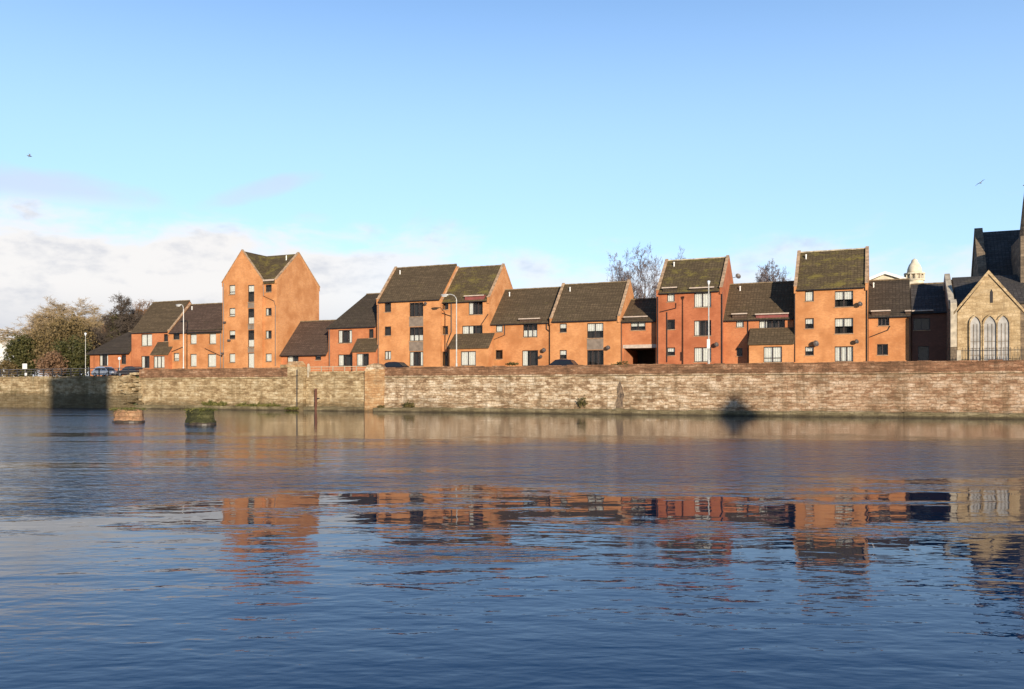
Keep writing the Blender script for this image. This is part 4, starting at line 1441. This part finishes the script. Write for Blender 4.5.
sv = 8.5
st_ = thing('church_tower', 'dark church tower with slender corner spire cut by the right edge', 'tower', W(U(1020.6, sv), sv, GZ))
tz = Z(1020, 236, sv) - GZ
tp = Z(1022, 188, sv) - GZ
m = MB(); m.box(0, 6.5, 0, 6.5, -.3, tz); m.build('shaft', M['darkstone'], st_)
m = MB(); m.lathe([(.55, tz + .01), (.46, tz + 1.0), (.22, tp - 1.2), (.07, tp)], 8, (.5, .7, 0), phase=.39); pn = m.build('pinnacle', M['darkstone'], st_)
m = MB(); m.tube([(.5, .7, tp - .1), (.5, .7, tp + .7)], .04, 6); m.box(.3, .7, .66, .74, tp + .35, tp + .43); m.build('finial', M['iron'], pn)
m = MB(); m.lathe([(2.7, tz + .01), (2.5, tz + 1.0), (.1, tz + 15)], 8, (3.6, 3.6, 0), phase=.39); m.build('spire', M['slate'], st_)

# church railings behind the parapet
rv = 1.0
rt = thing('iron_railing', 'row of thin iron railings in front of the sandstone gable', 'railing', W(U(961, rv), rv, 5.0))
RL = U(1024, rv) + 8 - U(961, rv)
m = MB(); m.tube([(0, 0, 1.25), (RL, 0, 1.25)], .03, 6); m.tube([(0, 0, .3), (RL, 0, .3)], .03, 6); m.build('rail', M['iron'], rt)
m = MB()
for i in range(int(RL / .28)):
    x = .1 + i * .28
    m.tube([(x, 0, 0), (x, 0, 1.4)], .018, 4)
    m.lathe([(.03, 1.4), (.001, 1.55)], 4, (x, 0, 0))
m.build('bars', M['iron'], rt)
m = MB(); m.box(-.35, .0, -.2, .2, -.4, 1.3); m.build('gate_pier', M['sandpale'], rt)

# white gable end behind the shaded house
bt = thing('white_gable_house', 'bright white sunlit gable corner showing above the shaded brick house', 'house', W(U(931, 20), 20, GZ))
zt, zb = Z(935, 309.5, 20) - GZ, Z(935, 299.5, 20) - GZ
w_ = U(942, 20) - U(929, 20)
m = MB(); m.extrude([(0, 0), (w_, 0), (w_, zb - .1), (-.05, zb + .15)], 'y', 0, 5); m.build('wall', M['white'], bt)
m = MB(); m.extrude([(-.15, zb + .22), (w_ + .1, zb - .05), (w_ + .1, zb + .05), (-.15, zb + .35)], 'y', -.1, 5.1); m.build('roof', M['roofdark'], bt)

# domed cupola and pale pediment in the town behind
dv = 110.0
dt = thing('domed_cupola', 'cream stone cupola with ringed drum and rounded dome above the roofs', 'dome', W(U(914.5, dv), dv, GZ))
D_ = DEP(914.5, dv)
s_ = D_ / FPX
zb = Z(914.5, 288, dv) - GZ
m = MB(); m.box(-8 * s_, 8 * s_, -8 * s_, 8 * s_, 0, zb + 1.0); m.build('base', M['cream'], dt)
m = MB(); m.lathe([(8.2 * s_, zb + 1.0), (8.2 * s_, zb + 7 * s_), (9.4 * s_, zb + 7.2 * s_), (9.4 * s_, zb + 8.4 * s_), (7.6 * s_, zb + 8.6 * s_)], 28, phase=.05); m.build('drum', M['cream'], dt)
m = MB()
for i in range(12):
    a = i * math.pi / 6 + .1
    m.tube([(9.0 * s_ * math.cos(a), 9.0 * s_ * math.sin(a), zb + 8.4 * s_), (9.0 * s_ * math.cos(a), 9.0 * s_ * math.sin(a), zb + 13.2 * s_)], .55 * s_, 8)
m.lathe([(9.4 * s_, zb + 13.2 * s_), (9.8 * s_, zb + 13.6 * s_), (9.8 * s_, zb + 14.8 * s_), (7.0 * s_, zb + 15.2 * s_)], 28)
m.build('colonnade', M['cream'], dt)
m = MB(); m.lathe([(7.0 * s_, zb + 8.4 * s_), (7.0 * s_, zb + 13.3 * s_)], 24); m.build('core', M['sandpale'], dt)
m = MB(); m.lathe([(7.0 * s_, zb + 15.2 * s_), (6.6 * s_, zb + 19 * s_), (5.2 * s_, zb + 23 * s_), (3.2 * s_, zb + 25.6 * s_), (2.6 * s_, zb + 28 * s_), (.3 * s_, zb + 29.5 * s_)], 24); m.build('dome', M['cream'], dt, smooth=True)

pv_ = 70.0
pt = thing('pale_pediment_building', 'pale building with low pediment showing above tiled roof beside the dome', 'building', W(U(868, pv_), pv_, GZ))
w_ = U(902, pv_) - U(868, pv_)
z1, z2 = Z(885, 281, pv_) - GZ, Z(885, 274.5, pv_) - GZ
m = MB(); m.extrude([(0, 0), (w_, 0), (w_, z1), (w_ / 2, z2), (0, z1)], 'y', 0, 14); m.build('wall', M['cream'], pt)
m = MB(); m.extrude([(-.6, z1 - .1), (w_ / 2, z2 + .05), (w_ + .6, z1 - .1), (w_ + .6, z1 + .35), (w_ / 2, z2 + .5), (-.6, z1 + .35)], 'y', -.5, 14.3); m.build('roof', M['white'], pt)

# white low building and red roof at the left edge
wv_ = 32.0
wt = thing('white_low_building', 'long white low building with pale stepped roof at left edge', 'building', W(U(-60, wv_), wv_, GZ))
w_ = U(4, wv_) - U(-60, wv_)
z1, z2 = Z(5, 338, wv_) - GZ, Z(5, 328, wv_) - GZ
m = MB(); m.box(0, w_, 0, 5, 0, z1); m.build('wall', M['white'], wt)
m = MB(); m.extrude([(-.4, z1 + .01), (w_ + .4, z1 + .01), (w_ - 2.0, z2), (2, z2 + 1.2)], 'y', -.4, 5.4); m.build('roof', M['white'], wt)
for i in range(4):
    x = w_ - 3.4 - i * 3.0
    window(wt, x, x + 1.4, 1.2, 2.8, -.05, 'd', 1, sill=False)
rt2 = thing('red_roof_house', 'house with dark red roof tip poking up at the left edge', 'house', W(U(-60, 60), 60, GZ))
w_ = U(-16, 60) - U(-60, 60)
z1, z2 = Z(0, 329, 60) - GZ, Z(0, 318, 60) - GZ
m = MB(); m.box(0, w_, 0, 4, 0, z1); m.build('wall', M['cream'], rt2)
m = MB(); m.extrude([(-.4, z1 + .01), (w_ + .6, z1 + .01), (w_ - 2.2, z2), (2, z2)], 'y', -.4, 4.4); m.build('roof', M['redroof'], rt2)

# ------------------------------------------------------------------ trees and bushes
bare_tree('bare_tree', 'tallest bare lilac-grey tree behind the covered passage', 645, 30, 239, 58, 11, M['twig'], M['bark'], 6, group='bare trees behind the houses', dens=1.12, up=.45, thick=.80)
bare_tree('bare_tree', 'smaller bare tree left of the tallest one, behind orange gable', 622, 33, 246, 50, 23, M['twig'], M['bark'], 6, group='bare trees behind the houses', dens=1.12, up=.45, thick=.80)
bare_tree('bare_tree', 'bare tree top just showing over red three-storey roof', 684, 32, 246, 46, 37, M['twig'], M['bark'], 6, group='bare trees behind the houses', dens=1.05, up=.3, thick=.80)
bare_tree('bare_tree', 'round bare tree behind the shadowed roof left of tallest right-hand house', 780, 32, 257, 52, 41, M['twig'], M['bark'], 6, group='bare trees behind the houses', dens=1.15, up=.25, thick=.80)
bare_tree('bare_tree', 'pale straw-coloured wide bare tree above the left bushes', 76, 32, 293, 88, 53, M['paletwig'], M['bark'], 6, group='trees at the left end', dens=1.35, up=.25, stems=2)
bare_tree('bare_tree', 'dark upright bare tree beside the low hipped house', 116, 24, 291, 50, 67, M['darktwig'], M['darktwig'], 6, group='trees at the left end', dens=1.3, up=.3)
bare_tree('bare_tree', 'rust-brown bare tree between dark tree and the red orange house', 130, 30, 297, 46, 71, M['rust'], M['bark'], 6, group='trees at the left end', dens=1.25, up=.3)
bare_tree('bare_tree', 'tiny bare sapling behind the dark green bush at far left', 30, 26, 322, 16, 79, M['twig'], M['bark'], 5, group='trees at the left end', dens=.8, up=.5, r0=.12)
bush('bush', 'dark evergreen bush below the white building at far left', 26, 12, 333, 46, M['ever'], 3, 9000, .22, group='bushes at the left end')
bush('bush', 'large olive brown bush in the middle of the left bushes', 64, 16, 317, 70, M['olive'], 9, 13000, .22, group='bushes at the left end')
bush('bush', 'dark green bush in front of the olive bush near lamp', 72, 11, 338, 46, M['ever'], 13, 8000, .2, group='bushes at the left end')
bush('bush', 'low rust-coloured shrub behind the railing and notice board', 51, 7, 351, 34, M['rust'], 17, 5000, .16, group='bushes at the left end')
bush('bush', 'low brown shrub at the left picture edge behind railing', 6, 9, 360, 30, M['olive'], 19, 3000, .16, group='bushes at the left end')
rng = np.random.default_rng(77)
ivy = [o for o in bpy.data.objects if o.get('label', '').startswith('dark upright')][0]
mb = MB()
Ht = Z(117, 292, 24) - GZ
leaves(mb, [(rng.normal(0, .9), rng.normal(0, .8), z) for z in np.linspace(1.0, Ht * .72, 40)], 2200, (.45, .4, .5), .15, rng)
mb.build('ivy', M['ever'], ivy)

# ------------------------------------------------------------------ lamp posts
def lamp_post(label, px, v, py_top, arm=0.0, rise=.3, r=.085, box=False):
    t = thing('lamp_post', label, 'lamp post', W(U(px, v), v, GZ), ROT, 'lamp posts along the quay road')
    H = Z(px, py_top, v) - GZ
    m = MB(); m.tube([(0, 0, 0), (0, 0, 1.2), (0, 0, 1.21), (0, 0, H - .4)], [r * 1.5, r * 1.5, r, r * .7], 10); m.build('pole', M['pole'], t)
    if abs(arm) > .01:
        P = [(0, 0, H - .45)]
        for i in range(1, 7):
            a = i / 6 * math.pi / 2
            P.append((arm * (1 - math.cos(a)) , 0, H - .45 + rise * math.sin(a)))
        P = [(0, 0, H - .45)] + [(arm * .75 * (1 - math.cos(i / 6 * 1.57)), 0, H - .45 + .75 * math.sin(i / 6 * 1.57)) for i in range(1, 7)] + [(arm, 0, H + .28)]
        m = MB(); m.tube(P, r * .6, 8); m.build('arm', M['pole'], t)
        s = 1 if arm > 0 else -1
        m = MB(); m.lathe([(.02, -.14), (.16, -.10), (.22, .0), (.18, .10), (.04, .14)], 12, (arm + s * .35, 0, H + .24), sx=2.6, sy=.9)
        hd = m.build('head', M['pole'], t, smooth=True)
        m = MB(); m.lathe([(.02, -.12), (.13, -.08), (.17, .0)], 12, (arm + s * .40, 0, H + .14), sx=2.3, sy=.9); m.build('lens', M['lamp'], hd, smooth=True)
    else:
        m = MB(); m.lathe([(.06, H - .4), (.10, H - .3), (.16, H - .1), (.18, H - .02), (.05, H + .05)], 10); m.build('head', M['lamp'], t)
    if box:
        m = MB(); m.box(-.16, .16, -.14, -.10, 2.4, 3.4); m.build('sign_plate', M['white'], t)
    return t


lamp_post('tall lamp post with curved arm to the left before the three-storey houses', 456.5, 3.0, 296.5, -1.25)
lamp_post('straight white lamp post in front of red three-storey house', 708.7, 3.0, 281, 0, box=True)
lamp_post('pale lamp post in front of six-window orange house at left', 183.5, 3.0, 306.5, -.55)
lamp_post('slim pale lamp post among bushes at left', 85.5, 4.0, 333, 0, r=.04)
t = thing('bollard_lamp', 'short white bollard lamp in front of the low dark hipped house', 'bollard', W(U(119.5, 4.2), 4.2, GZ))
m = MB(); m.tube([(0, 0, 0), (0, 0, 2.4)], .06, 8); m.build('pole', M['pole'], t)
m = MB(); m.lathe([(.05, 2.4), (.2, 2.5), (.22, 2.75), (.06, 2.9)], 10); m.build('globe', M['lamp'], t, smooth=True)

# ------------------------------------------------------------------ cars
def car(label, px, v, mat, L=4.2, H=1.45, flip=False, group=None):
    t = thing('parked_car', label, 'car', W(U(px, v), v, GZ + .006), ROT + (math.pi if flip else 0), group)
    h, w = L / 2, .86
    m = MB()
    lower = [(-h, .35), (-h + .05, .75), (-h + .5, .86), (h - .9, .88), (h - .1, .72), (h, .36), (h - .15, .22), (-h + .15, .22)]
    m.extrude([(x, z) for x, z in lower], 'y', -w, w)
    arc = [(-h + .25, .85), (-h + .75, H - .12), (-h + 1.15, H - .02), (-.1, H), (.45, H - .06), (1.15, .87)]
    b = len(m.v)
    n = len(arc)
    for s in (-1, 1):
        for x, z in arc:
            k = (z - .85) / (H - .85)
            m.v.append((x, s * (w - .03 - .20 * k), z))
    for i in range(n - 1):
        m.f.append((b + i, b + i + 1, b + n + i + 1, b + n + i))
    m.f.append(tuple(range(b, b + n))); m.f.append(tuple(range(b + n, b + 2 * n))[::-1])
    body = m.build('body', mat, t)
    mod = body.modifiers.new('soft', 'BEVEL'); mod.width = .05; mod.segments = 2
    for s in (-1, 1):
        for x0, x1 in ((-h + .85, -.15), (-.07, .80)):
            m = MB()
            yk = lambda z: s * (w - .03 - .20 * (z - .85) / (H - .85) + .008)
            z0, z1 = .92, H - .16
            m.poly([(x0 - (.25 if x0 < -.5 else 0), yk(z0), z0), (x1 + (.0 if x0 < -.5 else .17), yk(z0), z0), (x1 - (0 if x0 < -.5 else .30), yk(z1), z1), (x0 + (.05 if x0 < -.5 else 0), yk(z1), z1)])
            m.build('window', M['cartglass'], t)
        m = MB(); m.box(h - .12, h + .01, s * .62 - .16, s * .62 + .16, .56, .70); m.build('headlight', M['lamp'], t)
        for x in (-h + .78, h - .82):
            m = MB()
            R = Matrix.Rotation(math.pi / 2, 3, 'X')
            mm = MB(); mm.lathe([(.20, -.10), (.31, -.10), (.32, -.06), (.32, .06), (.31, .10), (.20, .10)], 20)
            m.v = [tuple(R @ Vector(p) + Vector((x, s * (w - .08), .32))) for p in mm.v]; m.f = mm.f
            wl_ = m.build('wheel', M['tyre'], t)
            mm = MB(); mm.lathe([(.02, -.105), (.2, -.108), (.2, .108), (.02, .105)], 14)
            m = MB(); m.v = [tuple(R @ Vector(p) + Vector((x, s * (w - .08), .32))) for p in mm.v]; m.f = mm.f
            m.build('rim', M['rim'], wl_)
    m = MB(); m.poly([(.47, -.62, H - .10), (.47, .62, H - .10), (1.10, .76, .92), (1.10, -.76, .92)])
    m.v = [(x + .02, y, z + .02) for x, y, z in m.v]; m.build('windscreen', M['cartglass'], t)
    return t


car('dark parked car showing its roof above the wall beside tan buttress', 398, 3.2, M['darkcar'], group='cars parked along the quay')
car('dark parked car with arched roof above the wall by two-storey orange houses', 561, 3.2, M['darkcar'], flip=True, group='cars parked along the quay')
car('silver parked car in front of the low dark hipped house', 106, 4.2, M['silvercar'], group='cars parked along the quay')
car('dark parked car between the bollard lamp and red orange house', 131, 4.6, M['darkcar'], flip=True, group='cars parked along the quay')

# ------------------------------------------------------------------ birds
def bird(label, px, py, Y, span, bank):
    t = thing('bird', label, 'bird', ((px - 512) / FPX * Y, Y, CAM_H + (HOR - py) * Y / FPX), .6, 'birds in the sky')
    t.rotation_euler = (bank, .1, .6)
    m = MB(); m.lathe([(.005, -.22), (.045, -.14), (.06, 0), (.04, .13), (.008, .21)], 8)
    m.v = [(z, y, x) for x, y, z in m.v]
    m.build('body', M['bird'], t, smooth=True)
    for s in (-1, 1):
        m = MB()
        P = [(.06, 0, .03), (-.07, 0, .03), (-.03, s * span * .25, .11), (.07, s * span * .25, .12), (-.10, s * span * .5, .02), (-.07, s * span * .5, .025)]
        m.poly([P[0], P[1], P[2], P[3]]); m.poly([P[3], P[2], P[4], P[5]])
        w = m.build('wing', M['bird'], t)
        sm = w.modifiers.new('thick', 'SOLIDIFY'); sm.thickness = .015
    return t


bird('small bird with wings raised high over the left cloud bank', 29.5, 156, 75, 1.0, .5)
bird('small gull gliding high at right above the church', 980.5, 183, 90, 1.1, -.5)

# ------------------------------------------------------------------ near bank behind the camera: unseen towers added to throw the two long shadows
ta = math.tan(SUN_EL)
sd = Vector((math.sin(SUN_AZ), math.cos(SUN_AZ)))


def caster(px, zt, Yc):
    u = U(px, 0)
    p = W(u, 0)
    k = (Yc - p.y) / sd.y
    return p.x + sd.x * k, Yc, zt + k * ta


X_, Y_, Hh = caster(733.5, 2.3, -20)
t = thing('shadow_spire', 'unseen spired tower added on the near bank to throw the pointed shadow', 'tower', (X_, Y_, 1.0), 0)
m = MB(); m.box(-2.2, 2.2, -2.2, 2.2, -.2, Hh - 6.2); m.build('shaft', M['darkstone'], t)
m = MB(); m.lathe([(2.6, Hh - 6.2), (1.75, Hh - 3.5), (1.25, Hh - 2.6), (.35, Hh - 1.5), (.03, Hh - 1.0)], 8); m.build('spire', M['slate'], t)
X_, Y_, Hh = caster(79, 4.45, -24)
t = thing('shadow_block', 'unseen flat-roofed block added on the near bank to throw the broad shadow', 'building', (X_, Y_, 1.0), math.atan2(-sd.x, -sd.y) * -1)
m = MB(); m.holes(-4.6, 4.6, 0, Hh - 1.2, -4.5, [(x, x + 1.5, z, z + 1.4) for x in (-3.8, -.75, 2.3) for z in np.arange(1.2, Hh - 4, 3.0)])
m.box(-4.6, 4.6, -4.3, 4.5, -.2, Hh - 1.2); m.build('wall', M['sandpale'], t)
m = MB(); m.box(-4.8, 4.8, -4.8, 4.8, Hh - 1.2, Hh - 1.0); m.build('roof', M['greyroof'], t)
